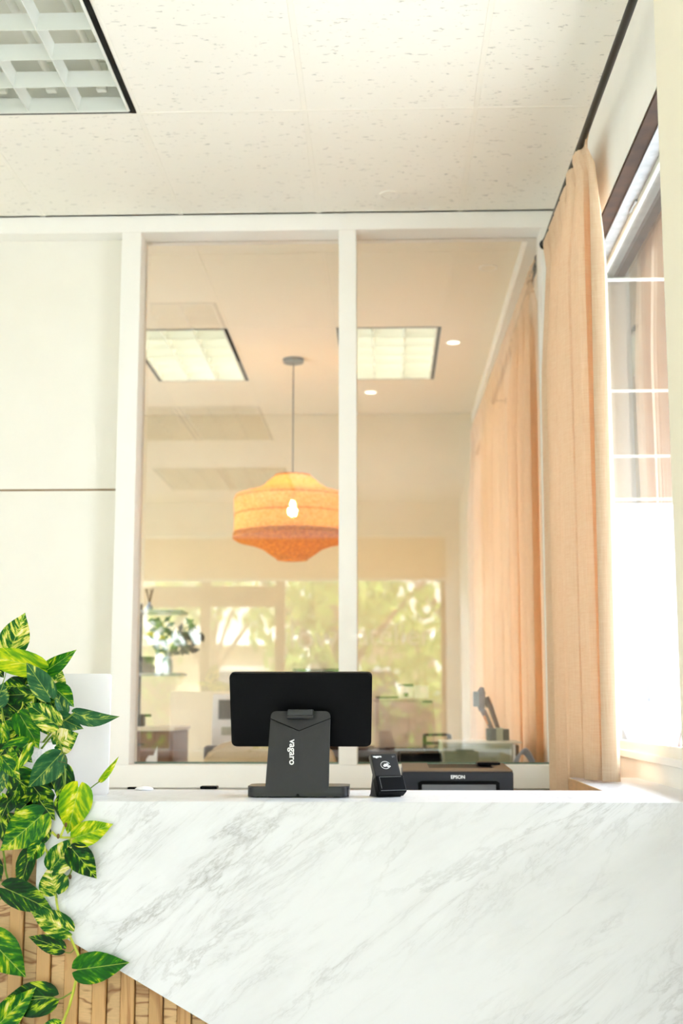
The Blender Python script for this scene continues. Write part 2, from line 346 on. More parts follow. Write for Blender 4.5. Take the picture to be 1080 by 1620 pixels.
# ------------------------------------------------------------------ mesh helpers
def to_mesh(bm, name, mats, smooth=False):
    me = bpy.data.meshes.new(name); bmesh.ops.recalc_face_normals(bm, faces=bm.faces)
    bm.to_mesh(me); bm.free()
    for m in (mats if isinstance(mats, (list, tuple)) else [mats]): me.materials.append(m)
    if smooth:
        for p in me.polygons: p.use_smooth = True
        try: me.set_sharp_from_angle(angle=radians(38))
        except Exception: pass
    return me
def wloc(o):
    v = Vector((0, 0, 0)); m = Matrix.Identity(4)
    chain = []
    while o: chain.append(o); o = o.parent
    for q in reversed(chain): m = m @ Matrix.LocRotScale(q.location, q.rotation_euler, q.scale)
    return m
def obj(name, bm, m, parent=None, smooth=True, world=True):
    """link one mesh object; vertices come in world coordinates when world, else in the parent's frame"""
    me = to_mesh(bm, name, m, smooth)
    if parent is not None and world:
        me.transform(wloc(parent).inverted())
    o = bpy.data.objects.new(name, me); C.objects.link(o)
    if parent is not None: o.parent = parent
    return o
def tag(o, label=None, cat=None, group=None, kind=None):
    if label: o['label'] = label
    if cat: o['category'] = cat
    if group: o['group'] = group
    if kind: o['kind'] = kind
    return o
def thing(name, label, cat, loc=(0, 0, 0), rot=(0, 0, 0), group=None, kind=None):
    o = bpy.data.objects.new(name, None); C.objects.link(o); o.location = loc; o.rotation_euler = rot
    o.empty_display_size = .05
    return tag(o, label, cat, group, kind)
def copy_tree(o, parent=None):
    c = o.copy(); C.objects.link(c); c.parent = parent
    for ch in [x for x in CH.get(o.name, [])]: copy_tree(ch, c)
    return c
CH = {}
def index_children():
    CH.clear()
    for o in C.objects:
        if o.parent: CH.setdefault(o.parent.name, []).append(o)
def BM(): return bmesh.new()
def box(bm, x0, x1, y0, y1, z0, z1, b=0.0, seg=2, mi=0, mtx=None):
    t = bmesh.new(); bmesh.ops.create_cube(t, size=1)
    for v in t.verts:
        v.co = Vector(((x0+x1)/2+v.co.x*(x1-x0), (y0+y1)/2+v.co.y*(y1-y0), (z0+z1)/2+v.co.z*(z1-z0)))
    if b: bmesh.ops.bevel(t, geom=t.edges[:], offset=b, segments=seg, profile=.7, affect='EDGES')
    merge(bm, t, mi, mtx)
def merge(bm, t, mi=0, mtx=None):
    if mtx is not None: bmesh.ops.transform(t, matrix=mtx, verts=t.verts)
    mp = {v: bm.verts.new(v.co) for v in t.verts}
    for f in t.faces:
        try:
            g = bm.faces.new([mp[v] for v in f.verts]); g.material_index = mi
        except ValueError: pass
    t.free()
def cyl(bm, p0, p1, r, r1=None, seg=16, caps=True, mi=0):
    p0, p1 = Vector(p0), Vector(p1); r1 = r if r1 is None else r1
    d = (p1-p0); q = d.to_track_quat('Z', 'Y').to_matrix()
    rings = []
    for p, rr in ((p0, r), (p1, r1)):
        rings.append([bm.verts.new(p + q @ Vector((cos(a)*rr, sin(a)*rr, 0))) for a in [2*pi*i/seg for i in range(seg)]])
    for i in range(seg):
        f = bm.faces.new((rings[0][i], rings[0][(i+1) % seg], rings[1][(i+1) % seg], rings[1][i])); f.material_index = mi
    if caps: bm.faces.new(rings[0][::-1]).material_index = mi; bm.faces.new(rings[1]).material_index = mi
def tube(bm, pts, r, seg=8, r1=None, closed=False):
    pts = [Vector(p) for p in pts]; n = len(pts); rings = []
    up = Vector((0.13, .2, 1)).normalized()
    for i, p in enumerate(pts):
        a = pts[(i-1) % n] if closed else pts[max(0, i-1)]; c = pts[(i+1) % n] if closed else pts[min(n-1, i+1)]
        d = (c-a).normalized(); s = d.cross(up)
        if s.length < 1e-3: s = d.cross(Vector((1, 0, 0)))
        s.normalize(); t = s.cross(d); rr = r if r1 is None else r+(r1-r)*i/(n-1)
        rings.append([bm.verts.new(p+s*cos(2*pi*k/seg)*rr+t*sin(2*pi*k/seg)*rr) for k in range(seg)])
    for i in range(n if closed else n-1):
        A, B = rings[i], rings[(i+1) % n]
        for k in range(seg): bm.faces.new((A[k], A[(k+1) % seg], B[(k+1) % seg], B[k]))
    if not closed: bm.faces.new(rings[0][::-1]); bm.faces.new(rings[-1])
def smooth_path(pts, k=6):
    pts = [Vector(p) for p in pts]; out = []
    for i in range(len(pts)-1):
        p0, p1, p2, p3 = pts[max(0, i-1)], pts[i], pts[i+1], pts[min(len(pts)-1, i+2)]
        for j in range(k):
            t = j/k
            out.append(.5*((2*p1)+(-p0+p2)*t+(2*p0-5*p1+4*p2-p3)*t*t+(-p0+3*p1-3*p2+p3)*t**3))
    out.append(pts[-1]); return out
def lathe(bm, prof, c=(0, 0, 0), seg=32, caps=True):
    c = Vector(c); rings = []
    for r, z in prof:
        rings.append([bm.verts.new(c+Vector((cos(2*pi*i/seg)*r, sin(2*pi*i/seg)*r, z))) for i in range(seg)])
    for a, b in zip(rings, rings[1:]):
        for i in range(seg): bm.faces.new((a[i], a[(i+1) % seg], b[(i+1) % seg], b[i]))
    if caps:
        bm.faces.new(rings[0][::-1]); bm.faces.new(rings[-1])
def prism(bm, poly, axis, d0, d1, mi=0):
    """poly: 2D points; axis 'y' extrudes (x,z) along y, 'z' (x,y) along z, 'x' (y,z) along x"""
    def P(p, d): return {'y': (p[0], d, p[1]), 'z': (p[0], p[1], d), 'x': (d, p[0], p[1])}[axis]
    A = [bm.verts.new(P(p, d0)) for p in poly]; B = [bm.verts.new(P(p, d1)) for p in poly]
    n = len(poly)
    bm.faces.new(A).material_index = mi; bm.faces.new(B[::-1]).material_index = mi
    for i in range(n): bm.faces.new((A[i], A[(i+1) % n], B[(i+1) % n], B[i])).material_index = mi
def rrect(w, h, r, cx=0, cy=0, k=5):
    out = []
    for sx, sy, a0 in ((1, -1, -90), (1, 1, 0), (-1, 1, 90), (-1, -1, 180)):
        for i in range(k+1):
            a = radians(a0+90*i/k); out.append((cx+sx*(w/2-r)+cos(a)*r, cy+sy*(h/2-r)+sin(a)*r))
    return out
def text(name, s, size, m, parent, mtx, bold=0.0, extrude=.0003, align='CENTER', world=True, spacing=1.0):
    cu = bpy.data.curves.new(name, 'FONT'); cu.body = s; cu.size = size; cu.offset = bold; cu.extrude = extrude
    cu.align_x = align; cu.align_y = 'CENTER'; cu.space_character = spacing; cu.materials.append(m)
    t_ = bpy.data.objects.new(name, cu); C.objects.link(t_); bpy.context.view_layer.update()
    me = bpy.data.meshes.new_from_object(t_.evaluated_get(bpy.context.evaluated_depsgraph_get()))
    bpy.data.objects.remove(t_); bpy.data.curves.remove(cu)
    o = bpy.data.objects.new(name, me); C.objects.link(o)
    if not me.materials: me.materials.append(m)
    if parent is not None:
        o.parent = parent
        if world: mtx = wloc(parent).inverted() @ mtx
    o.matrix_local = mtx
    return o

# ------------------------------------------------------------------ room shell
XL, XW = -3.137, 0.74            # left wall, right (window) wall
YF, YP, YG, YB = -2.33, 5.27, 5.39, 9.1   # storefront, partition front, partition glass, back wall
ZC = H+2.067
CT = H-0.2275                     # counter top height

b = BM(); box(b, XL-.2, XW+.2, YF, YB, -.12, 0)
tag(obj('floor', b, M['floor'], smooth=False), kind='structure')

# ceiling: tiles, grid bars and an unseen slab added above to block light
ceil = thing('ceiling', None, None, (0, 3, ZC), kind='structure')
b = BM(); box(b, XL-.2, XW+.22, YF-.2, YB+.2, ZC+.26, ZC+.36); obj('roof_slab', b, M['housing'], ceil, smooth=False)
XG = [XL]+[-2.562+.575*i for i in range(6)]
XG = [XL, -2.627, -2.037, -1.447, -.860, -.275, .322, XW]
ROW = 1.17; Y0 = 4.315
YGR = [YF]+[Y0+ROW*i for i in range(-5, 1)]+[YP, 5.77, 6.94, 8.11, YB]
lights_cells = {}
def cell(ix, y0): return (XG[ix], XG[ix+1], y0, y0+ROW)
LIGHTS = [(3, Y0-ROW, 0), (3, Y0-3*ROW, 0), (2, Y0-3*ROW, 0), (3, Y0-5*ROW, 0), (2, Y0-5*ROW, 0), (3, 6.94, 1), (5, 6.94, 1)]
holes = {(ix, round(y, 3)) for ix, y, _ in LIGHTS}
tile_cache = {}
for i in range(len(YGR)-1):
    for j in range(len(XG)-1):
        if (j, round(YGR[i], 3)) in holes: continue
        spans = [(YGR[i], YGR[i+1])]
        if abs(YGR[i]-YP) < 1e-6: spans = [(YG+.04, YGR[i+1])]
        for y0, y1 in spans:
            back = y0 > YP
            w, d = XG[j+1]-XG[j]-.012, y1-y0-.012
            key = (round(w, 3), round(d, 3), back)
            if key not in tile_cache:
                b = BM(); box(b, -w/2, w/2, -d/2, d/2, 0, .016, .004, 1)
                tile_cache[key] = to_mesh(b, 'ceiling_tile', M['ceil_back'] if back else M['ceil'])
            o = bpy.data.objects.new('ceiling_tile', tile_cache[key]); C.objects.link(o); o.parent = ceil
            o.location = ((XG[j]+XG[j+1])/2, (y0+y1)/2-3, 0)
for x in XG[1:-1]:
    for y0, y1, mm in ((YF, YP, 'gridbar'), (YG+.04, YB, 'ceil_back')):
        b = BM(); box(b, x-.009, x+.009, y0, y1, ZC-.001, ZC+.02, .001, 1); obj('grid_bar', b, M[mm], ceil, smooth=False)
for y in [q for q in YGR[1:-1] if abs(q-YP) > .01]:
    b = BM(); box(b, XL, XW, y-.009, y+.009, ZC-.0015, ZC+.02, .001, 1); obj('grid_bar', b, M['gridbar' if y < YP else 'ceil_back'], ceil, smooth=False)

# wall with the side windows (openings: near, front, back)
SILL, HEAD = H-.156, H+1.665
OPEN = [(3.02, 4.92), (5.62, 8.72)]
b = BM()
box(b, XW, XW+.105, YF, OPEN[0][0], 0, SILL); box(b, .832, XW+.105, OPEN[0][0], OPEN[0][1], 0, SILL); box(b, XW, XW+.105, OPEN[0][1], YB, 0, SILL); box(b, XW, XW+.105, YF, YB, HEAD, ZC+.26)
ys = [YF]+[v for o in OPEN for v in o]+[YB]
for a, c in zip(ys[::2], ys[1::2]): box(b, XW, XW+.105, a, c, SILL, HEAD)
wr_ = obj('wall_right', b, M['wall'], smooth=False); tag(wr_, kind='structure')
b = BM(); box(b, .626, .74, 2.30, 2.845, 0, ZC+.02, .002, 1)
tag(obj('wall_pillar', b, mat('pillar_cream', (240, 233, 212), .7, var=.01), smooth=False), kind='structure')
b = BM(); box(b, XL-.2, XL, YF, 6.3, 0, ZC+.26); box(b, XL-.2, XL, 8.2, YB, 0, ZC+.26); box(b, XL-.2, XL, 6.3, 8.2, 0, 1.1); box(b, XL-.2, XL, 6.3, 8.2, 2.7, ZC+.26)  # opening made for the added back room window
tag(obj('wall_left', b, M['wall'], smooth=False), kind='structure')
b = BM(); box(b, XL, XW, YB, YB+.15, 0, ZC+.26)
tag(obj('wall_back', b, M['tan'], smooth=False), kind='structure')
b = BM(); box(b, .615, XW, YG+.04, YB, ZC-.07, ZC, .006, 1)
tag(obj('trim_1', b, M['gridbar'], smooth=False), kind='structure')

win_n = 0
for k, (y0, y1) in enumerate(OPEN):
    win_n += 1
    w = thing('window_%d' % win_n, None, None, (XW+.1, (y0+y1)/2, SILL), kind='structure')
    fx0, fx1 = .831, .846
    ft = .034
    b = BM(); box(b, fx0, fx1, y0, y1, HEAD-ft, HEAD, .003, 1); obj('head_frame', b, M['whitemetal'], w, smooth=False)
    b = BM(); box(b, fx0, fx1, y0, y1, SILL, SILL+.045, .003, 1); obj('sill_frame', b, M['whitemetal'], w, smooth=False)
    for yy in (y0-.03, y1-.11):
        b = BM(); box(b, fx0, fx1, yy, yy+.11, SILL+.045, HEAD-ft, .003, 1); obj('jamb_frame', b, M['whitemetal'], w, smooth=False)
    if y1-y0 > 2.5:
        ym = (y0+y1)/2
        b = BM(); box(b, fx0, fx1, ym-.025, ym+.025, SILL+.045, HEAD-ft, .003, 1); obj('mullion', b, M['whitemetal'], w, smooth=False)
    b = BM(); box(b, .836, .842, y0+.05, y1-.05, SILL+.045, HEAD-ft); obj('glass_pane', b, M['glass'], w, smooth=False)
    b = BM(); box(b, XW+.001, .786, y0, y1, HEAD-.012, HEAD, .001, 1); obj('soffit_gap', b, M['brown'], w, smooth=False)
    b = BM(); box(b, .786, fx0, y0, y1, HEAD-.016, HEAD, .001, 1)
    for yy in (y0+.35, y0+1.1): box(b, .822, fx0, yy, yy+.10, HEAD-.024, HEAD-.014)
    obj('header_strip', b, M['galv'], w, smooth=False)
    b = BM(); box(b, .816 if k == 0 else XW-.012, fx0, y0, y1, SILL-.012 if k == 0 else SILL, SILL+.014, .003, 1); obj('window_sill', b, M['partition'], w, smooth=False)
    portal('daylight_portal_%d' % k, (.88, (y0+y1)/2, (SILL+HEAD)/2), (0, pi/2, 0), HEAD-SILL, y1-y0)

win_n += 1
w = thing('window_%d' % win_n, None, None, (XL-.1, 7.25, 1.1), kind='structure')  # unseen window added to bring daylight into the back room
for q in ((6.3, 8.2, 1.1, 1.16), (6.3, 8.2, 2.64, 2.7), (6.3, 6.36, 1.16, 2.64), (8.14, 8.2, 1.16, 2.64), (7.22, 7.28, 1.16, 2.64)):
    b = BM(); box(b, XL-.13, XL-.07, q[0], q[1], q[2], q[3], .003, 1); obj('frame_bar', b, M['whitemetal'], w, smooth=False)
b = BM(); box(b, XL-.103, XL-.097, 6.36, 8.14, 1.16, 2.64); obj('glass_pane', b, M['glass'], w, smooth=False)
portal('daylight_portal_left', (XL-.16, 7.25, 1.9), (0, -pi/2, 0), 1.6, 1.9)

# storefront wall behind the camera
SX0, SX1, DH = -3.0, .60, H+1.73
wf = thing('wall_front', None, None, (0, YF, 0), kind='structure')
b = BM(); box(b, XL-.2, XW+.2, YF-.15, YF, DH, ZC+.26); box(b, XL-.2, SX0, YF-.15, YF, 0, DH); box(b, SX1, XW+.2, YF-.15, YF, 0, DH)
obj('storefront_masonry', b, M['wall'], wf, smooth=False)
b = BM(); box(b, XL, XW, YF, YF+.05, ZC-.32, ZC-.22, .004, 1); obj('header_ledge', b, M['panel'], wf, smooth=False)
cx = [SX0, -2.52, -1.82, -1.066, SX1]
def bar(par, x0, x1, z0, z1, m='taupe_frame'):
    b = BM(); box(b, x0, x1, YF-.12, YF-.06, z0, z1, .003, 1); return obj('frame_bar', b, M[m], par, smooth=False)
M['taupe_frame'] = mat('bronze_frame', (150, 122, 88), .5, var=.03)
TR = H+1.10
for j, (x0, x1) in enumerate(zip(cx, cx[1:])):
    isdoor = j in (1, 2)
    if isdoor: p = thing('door_%d' % j, None, None, ((x0+x1)/2, YF-.09, 0), kind='structure')
    else:
        win_n += 1; p = thing('window_%d' % win_n, None, None, ((x0+x1)/2, YF-.09, .25), kind='structure')
    z0 = .02 if isdoor else .30; z1 = TR-.03 if isdoor else DH
    bar(p, x0, x0+.05, z0, z1); bar(p, x1-.05, x1, z0, z1); bar(p, x0+.05, x1-.05, z0, z0+(.18 if isdoor else .06)); bar(p, x0+.05, x1-.05, z1-.06, z1)
    b = BM(); box(b, x0+.05, x1-.05, YF-.095, YF-.089, z0+.06, z1-.06); obj('glass_pane', b, M['glass'], p, smooth=False)
    if isdoor:
        b = BM(); hx = x1-.09 if j == 1 else x0+.09
        tube(b, smooth_path([(hx, YF-.06, 1.0), (hx, YF, 1.03), (hx, YF, 1.3), (hx, YF-.06, 1.33)]), .012); obj('pull_handle', b, M['blackmetal'], p)
    if j in (1, 2):
        win_n += 1; t = thing('window_%d' % win_n, None, None, ((x0+x1)/2, YF-.09, TR), kind='structure')
        bar(t, x0, x0+.05, TR-.03, DH); bar(t, x1-.05, x1, TR-.03, DH); bar(t, x0+.05, x1-.05, TR-.03, TR+.12); bar(t, x0+.05, x1-.05, DH-.05, DH)
        b = BM(); box(b, x0+.05, x1-.05, YF-.095, YF-.089, TR+.12, DH-.05); obj('glass_pane', b, M['glass'], t, smooth=False)
b = BM(); box(b, SX0, SX1, YF-.15, YF, 0, .02); box(b, SX0, cx[1], YF-.15, YF, 0, .30); box(b, cx[3], SX1, YF-.15, YF, 0, .30)
obj('low_wall', b, M['wall'], wf, smooth=False)
sh = thing('roller_shade', 'tan roller shade half lowered over the storefront glass behind', 'shade', ((SX0+SX1)/2, YF+.08, DH-.42))
b = BM(); box(b, SX0, SX1, YF+.078, YF+.081, DH-.45, DH-.01); obj('shade_fabric', b, M['shade'], sh, smooth=False)
b = BM(); cyl(b, (SX0, YF+.08, DH-.01), (SX1, YF+.08, DH-.01), .03); obj('roller', b, M['whitemetal'], sh)
b = BM(); box(b, SX0, SX1, YF+.072, YF+.087, DH-.475, DH-.45, .004, 2); obj('hem_bar', b, M['whitemetal'], sh)
dec = thing('window_lettering', 'large pale serif lettering on the storefront glass, seen as a faint reflection', 'lettering', (0, YF-.1, 0))
mt = Matrix.Translation((-.80, YF-.1, H+.70)) @ Matrix.Rotation(pi/2, 4, 'X')
text('word', 'glow', .34, M['lettering'], dec, mt, extrude=.0005)
mt = Matrix.Translation((.08, YF-.1, H+.72)) @ Matrix.Rotation(pi/2, 4, 'X')
text('word', 'atelier', .30, M['lettering'], dec, mt, extrude=.0005)
portal('daylight_portal_front', ((SX0+SX1)/2, YF-.13, DH/2), (pi/2, 0, 0), SX1-SX0, DH)

# ------------------------------------------------------------------ glazed partition
pt = thing('wall_partition', None, None, (0, YP, 0), kind='structure')
YBk = YG+.05
ZH = H+1.992; ZR = H-.2235; ZRB = H-.314
def pbox(name, m, x0, x1, y0, y1, z0, z1, bv=.004):
    b = BM(); box(b, x0, x1, y0, y1, z0, z1, bv, 2); return obj(name, b, M[m], pt)
pbox('header_beam', 'partition', XL, XW, YP, YBk, ZH, ZC-.002)
pbox('post', 'partition', -1.108, -1.026, YP, YBk, ZR, ZH)
pbox('post', 'partition', -.190, -.117, YP, YBk, ZR, ZH)
pbox('post', 'partition', .655, .74, YP, YBk, ZR, ZH)
pbox('bottom_rail', 'partition', -1.108-.01, XW, YP, YBk, ZRB, ZR, .006)
pbox('low_wall', 'panel', XL, XW, YP+.012, YBk, 0, ZRB-.004)
zs = H+.903
pbox('infill_panel', 'panel', XL, -1.108, YG-.03, YG+.02, zs+.004, ZH)
pbox('infill_panel', 'panel', XL, -1.108, YG-.03, YG+.02, ZRB, zs-.004)
pbox('panel_joint', 'taupe_frame', XL, -1.108, YG-.024, YG+.01, zs-.004, zs+.004, 0)
pbox('glass_pane', 'pglass', -1.026, -.190, YG, YG+.006, ZR+.006, ZH, 0)
pbox('glass_pane', 'pglass', -.117, .655, YG, YG+.006, ZR+.006, ZH, 0)
pbox('glazing_bead', 'edge', -1.026, -.190, YG-.004, YG+.010, ZR, ZR+.007, 0)
pbox('glazing_bead', 'edge', -.117, .655, YG-.004, YG+.010, ZR, ZR+.007, 0)

# ------------------------------------------------------------------ ceiling lights
def troffer(lit):  # lit gives the tubes the added glow, the lamps being off
    w, d = .588-.03, ROW-.03
    t = thing('ceiling_light', 'x', 'light', (0, 0, 0))
    b = BM()
    box(b, -w/2-.01, w/2+.01, -d/2-.01, d/2+.01, .16, .17)
    for s in (-1, 1):
        box(b, s*(w/2+.008)-.003, s*(w/2+.008)+.003, -d/2-.01, d/2+.01, .0, .16)
        box(b, -w/2-.01, w/2+.01, s*(d/2+.008)-.003, s*(d/2+.008)+.003, .0, .16)
    obj('housing', b, M['housing'], t, smooth=False)
    b = BM()
    for s in (-1, 1):
        box(b, s*(w/2)-.009, s*(w/2)+.009, -d/2-.008, d/2+.008, -.002, .012)
        box(b, -w/2-.008, w/2+.008, s*(d/2)-.006, s*(d/2)+.006, -.002, .012)
    obj('black_gap_trim', b, M['black'], t, smooth=False)
    lw, ld = w-.03, d-.024
    b = BM()
    for s in (-1, 1):
        box(b, s*(lw/2)-.005, s*(lw/2)+.005, -ld/2, ld/2, -.004, .05, .001, 1)
        box(b, -lw/2, lw/2, s*(ld/2)-.005, s*(ld/2)+.005, -.004, .05, .001, 1)
    obj('louver_frame', b, M['louver'], t, smooth=False)
    # parabolic blades: thin at the bottom, flaring upward
    prof = [(-.0015, -.003), (.0015, -.003), (.0028, .018), (.0062, .036), (.0105, .048), (-.0105, .048), (-.0062, .036), (-.0028, .018)]
    for i in range(1, 3):
        x = -lw/2+lw*i/3
        b = BM(); prism(b, [(x+p, z) for p, z in prof], 'y', -ld/2, ld/2); obj('long_blade', b, M['louver'], t)
    for i in range(1, 6):
        y = -ld/2+ld*i/6
        b = BM(); prism(b, [(y+p, z) for p, z in prof], 'x', -lw/2, lw/2); obj('cross_blade', b, M['louver'], t)
    for i in range(3):
        x = -lw/2+lw*(i+.5)/3
        b = BM(); cyl(b, (x, -ld/2+.05, .10), (x, ld/2-.05, .10), .013); obj('tube', b, M['tube_on' if lit else 'tube_off'], t)
        for s in (-1, 1):
            b = BM(); box(b, x-.018, x+.018, s*(ld/2-.035)-.012, s*(ld/2-.035)+.012, .055, .16, .003, 1)
            cyl(b, (x, s*(ld/2-.035)-.016, .10), (x, s*(ld/2-.035)+.016, .10), .010)
            obj('lamp_holder', b, M['housing'], t)
    return t
LL = ['grid ceiling light with unlit louvres in the near top left corner, above the counter',
      'unlit louvred ceiling light reflected in the glass, right one of the nearer pair',
      'unlit louvred ceiling light reflected in the glass, left one of the nearer pair',
      'unlit louvred ceiling light by the storefront, right one of the far reflected pair',
      'unlit louvred ceiling light by the storefront, left one of the far reflected pair',
      'lit louvred ceiling light seen through left glass pane beside the pendant lamp',
      'lit louvred ceiling light seen through right glass pane near the peach curtain']
protos = {0: troffer(0), 1: troffer(1)}
index_children(); used = set()
for (ix, y0, lit), lab in zip(LIGHTS, LL):
    t = protos[lit] if lit not in used else copy_tree(protos[lit]); used.add(lit)
    t.location = ((XG[ix]+XG[ix+1])/2, y0+ROW/2, ZC-.001); t['label'] = lab; t['group'] = 'louvred ceiling lights'

def downlight(x, y, m, lab):
    t = thing('downlight', lab, 'light', (x, y, ZC), group='recessed ceiling spots')
    b = BM(); lathe(b, [(.045, .001), (.046, -.004), (.036, -.005), (.034, .001)], (x, y, ZC), 24, False); obj('trim_ring', b, M['gridbar'], t)
    b = BM(); lathe(b, [(.034, -.0035), (.02, -.002)], (x, y, ZC), 24); obj('lens', b, m, t)
M['lens_on'] = mat('spot_lens', (250, 248, 238), .3, var=.01, emit=(255, 250, 236), estr=1.2)
p = WZ(617, 308, ZC); downlight(p.x, p.y, M['ceil'], 'small flush round fitting in the near ceiling above the partition')
p = WZ(717, 541, ZC); downlight(p.x, p.y, M['lens_on'], 'pale round ceiling spot right of the lit louvre light behind the glass')
p = WZ(586, 620, ZC); downlight(p.x, p.y, M['lens_on'], 'tiny bright ceiling spot below the lit louvre light behind the glass')
p = WZ(772, 423, ZC); downlight(p.x, p.y, M['ceil_back'], 'dim round ceiling fitting behind the glass near the curtain finials')

# ------------------------------------------------------------------ reception counter
ctr = thing('reception_counter', 'reception counter with diagonal white marble front over oak slats', 'counter', (0, 3.5, 0))
YC = 3.30; CB = 3.745
XR = .96
def px_x(px, py, Y): return W(px, py, Y).x
xl = px_x(55, 1400, YC)
b = BM(); box(b, -1.75, XL*0+.626, YC, CB, CT-.03, CT, .002, 1)
obj('countertop', b, M['marble'], ctr, smooth=False)
b = BM(); box(b, .600, .828, CB, 4.43, CT-.03, CT, .002, 1); box(b, .626, .828, YC, CB, CT-.0295, CT)
obj('return_top', b, M['marble'], ctr, smooth=False)
b = BM(); box(b, .602, .828, CB, 4.428, CT-.55, CT-.03); obj('return_panel', b, M['wood_edge'], ctr, smooth=False)
b = BM(); box(b, .5985, .602, CB+.004, 4.43, CT-.25, CT-.0003); obj('wood_edge_band', b, M['wood_edge'], ctr, smooth=False)
pA = W(55, 1455, YC-.022); pB = W(330, 1620, YC-.022)
sl = (pB.z-pA.z)/(pB.x-pA.x); xe = pA.x+(0.0-pA.z)/sl
poly = [(pA.x, CT-.0005), (.828, CT-.0005), (.828, .0), (xe, 0.0), (pA.x, pA.z)]
b = BM(); prism(b, poly, 'y', YC-.022, YC)
obj('marble_front', b, M['marble'], ctr, smooth=False)
b = BM(); box(b, -1.75, .828, YC+.030, YC+.05, 0, CT-.03); box(b, -1.75, -1.73, YC+.03, CB, 0, CT-.03); box(b, .58, .60, YC+.03, CB, 0, CT-.03)
obj('carcass', b, M['desk'], ctr, smooth=False)
sw = W(167, 1560, YC).x-W(144.5, 1560, YC).x
x = W(144.5, 1560, YC).x - sw*24
slat_me = {}
k = 0
while x < xe+.02 and k < 60:
    raised = (k % 2 == 0)
    if raised not in slat_me:
        b = BM()
        if raised: box(b, .0009, sw-.0009, 0, .022, 0, CT-.031, .0015, 1)
        else: box(b, .0009, sw-.0009, .010, .022, 0, CT-.031, .0015, 1)
        slat_me[raised] = to_mesh(b, 'slat', M['slat_v'] if raised else M['slat_h'])
    o = bpy.data.objects.new('slat', slat_me[raised]); C.objects.link(o); o.parent = ctr; o.location = (x, YC+.006-3.5, 0)
    x += sw; k += 1

# back-of-house desk between counter and partition
dk = thing('reception_desk', 'pale laminate worktop behind the counter that carries the black printer', 'desk', (-.2, 4.6, 0))
DT = H-.42
b = BM(); box(b, -1.6, .54, 4.02, 5.20, DT-.03, DT, .003, 1); obj('desk_top', b, M['desk'], dk)
for xx in (-1.55, .50):
    b = BM(); box(b, xx, xx+.025, 4.05, 5.18, 0, DT-.03); obj('side_panel', b, M['desk'], dk, smooth=False)

# ------------------------------------------------------------------ white board behind the plant
p = WZ(172, 1259, CT)
bdY = 3.50
x1 = W(173, 1160, bdY).x; x0 = x1-.46; zt = W(150, 1066, bdY).z
bd = thing('display_board', 'blank white rounded board standing on the counter behind the pothos', 'board', ((x0+x1)/2, bdY, CT))
b = BM(); prism(b, rrect(x1-x0, zt-CT, .008, (x0+x1)/2, (zt+CT)/2+.0005), 'y', bdY, bdY+.012); obj('panel_sheet', b, M['acrylic'], bd)
b = BM(); box(b, x0+.1, x0+.16, bdY+.012, bdY+.09, CT+.0005, CT+.012, .003, 1); box(b, x0+.1, x0+.16, bdY+.012, bdY+.02, CT+.0005, CT+.15, .003, 1); obj('rear_foot', b, M['white'], bd)

# ------------------------------------------------------------------ point of sale terminal
pc = WZ(471, 1262, CT); TY = pc.y+.065
ter = thing('checkout_terminal', 'black touch screen checkout terminal seen from behind, on the marble counter', 'terminal', (pc.x, TY, CT+.0005))
def T(bm, name, m, **k): return obj(name, bm, m, ter, world=False, **k)
sc_ = TY/F                        # metres per pixel at the terminal
bw = 155*sc_
b = BM(); prism(b, rrect(bw, .135, .02), 'z', .002, .028)
bmesh.ops.bevel(b, geom=[e for e in b.edges if abs(e.verts[0].co.z-e.verts[1].co.z) < 1e-5 and e.verts[0].co.z > .02], offset=.003, segments=2, affect='EDGES')
base = T(b, 'base', M['char2'])
b = BM()
for sx in (-1, 1):
    for sy in (-1, 1): cyl(b, (sx*.10, sy*.045, 0), (sx*.10, sy*.045, .003), .008)
obj('rubber_foot', b, M['rubber'], base, world=False)
b = BM(); cyl(b, (0, -.069, .006), (0, -.060, .006), .004); obj('cable_notch', b, M['black'], base, world=False)
# stand plate, faceted: local frame (x, z) with front at -y
zt_, zb_ = .205, .016
def st(px, py): return ((px-471)*sc_, CT and (1262-py)*sc_)
yb, yt = -.075, -.043               # front face y at bottom and top (leans back)
def sy_(z): return yb+(yt-yb)*(z-zb_)/(zt_-zb_)
outl = []
for cxp, cyp, a0, r in ((421.5+6, 1253-6, 180, 6), (518-6, 1253-6, 270, 6), (519.5-8, 1132+8, 0, 8), (427.5+8, 1132+8, 90, 8)):
    for i in range(5):
        a = radians(a0+90*i/4); outl.append(st(cxp+cos(a)*r, cyp-sin(a)*r))
b = BM()
fr = [b.verts.new((x_, sy_(z_), z_)) for x_, z_ in outl]; bk = [b.verts.new((x_, sy_(z_)+.018, z_)) for x_, z_ in outl]
n = len(fr)
for i in range(n): b.faces.new((fr[i], bk[i], bk[(i+1) % n], fr[(i+1) % n]))
b.faces.new(bk)
v1 = st(472, 1162); v2 = st(472, 1221)
c1 = b.verts.new((v1[0], sy_(v1[1])-.005, v1[1])); c2 = b.verts.new((v2[0], sy_(v2[1])-.008, v2[1]))
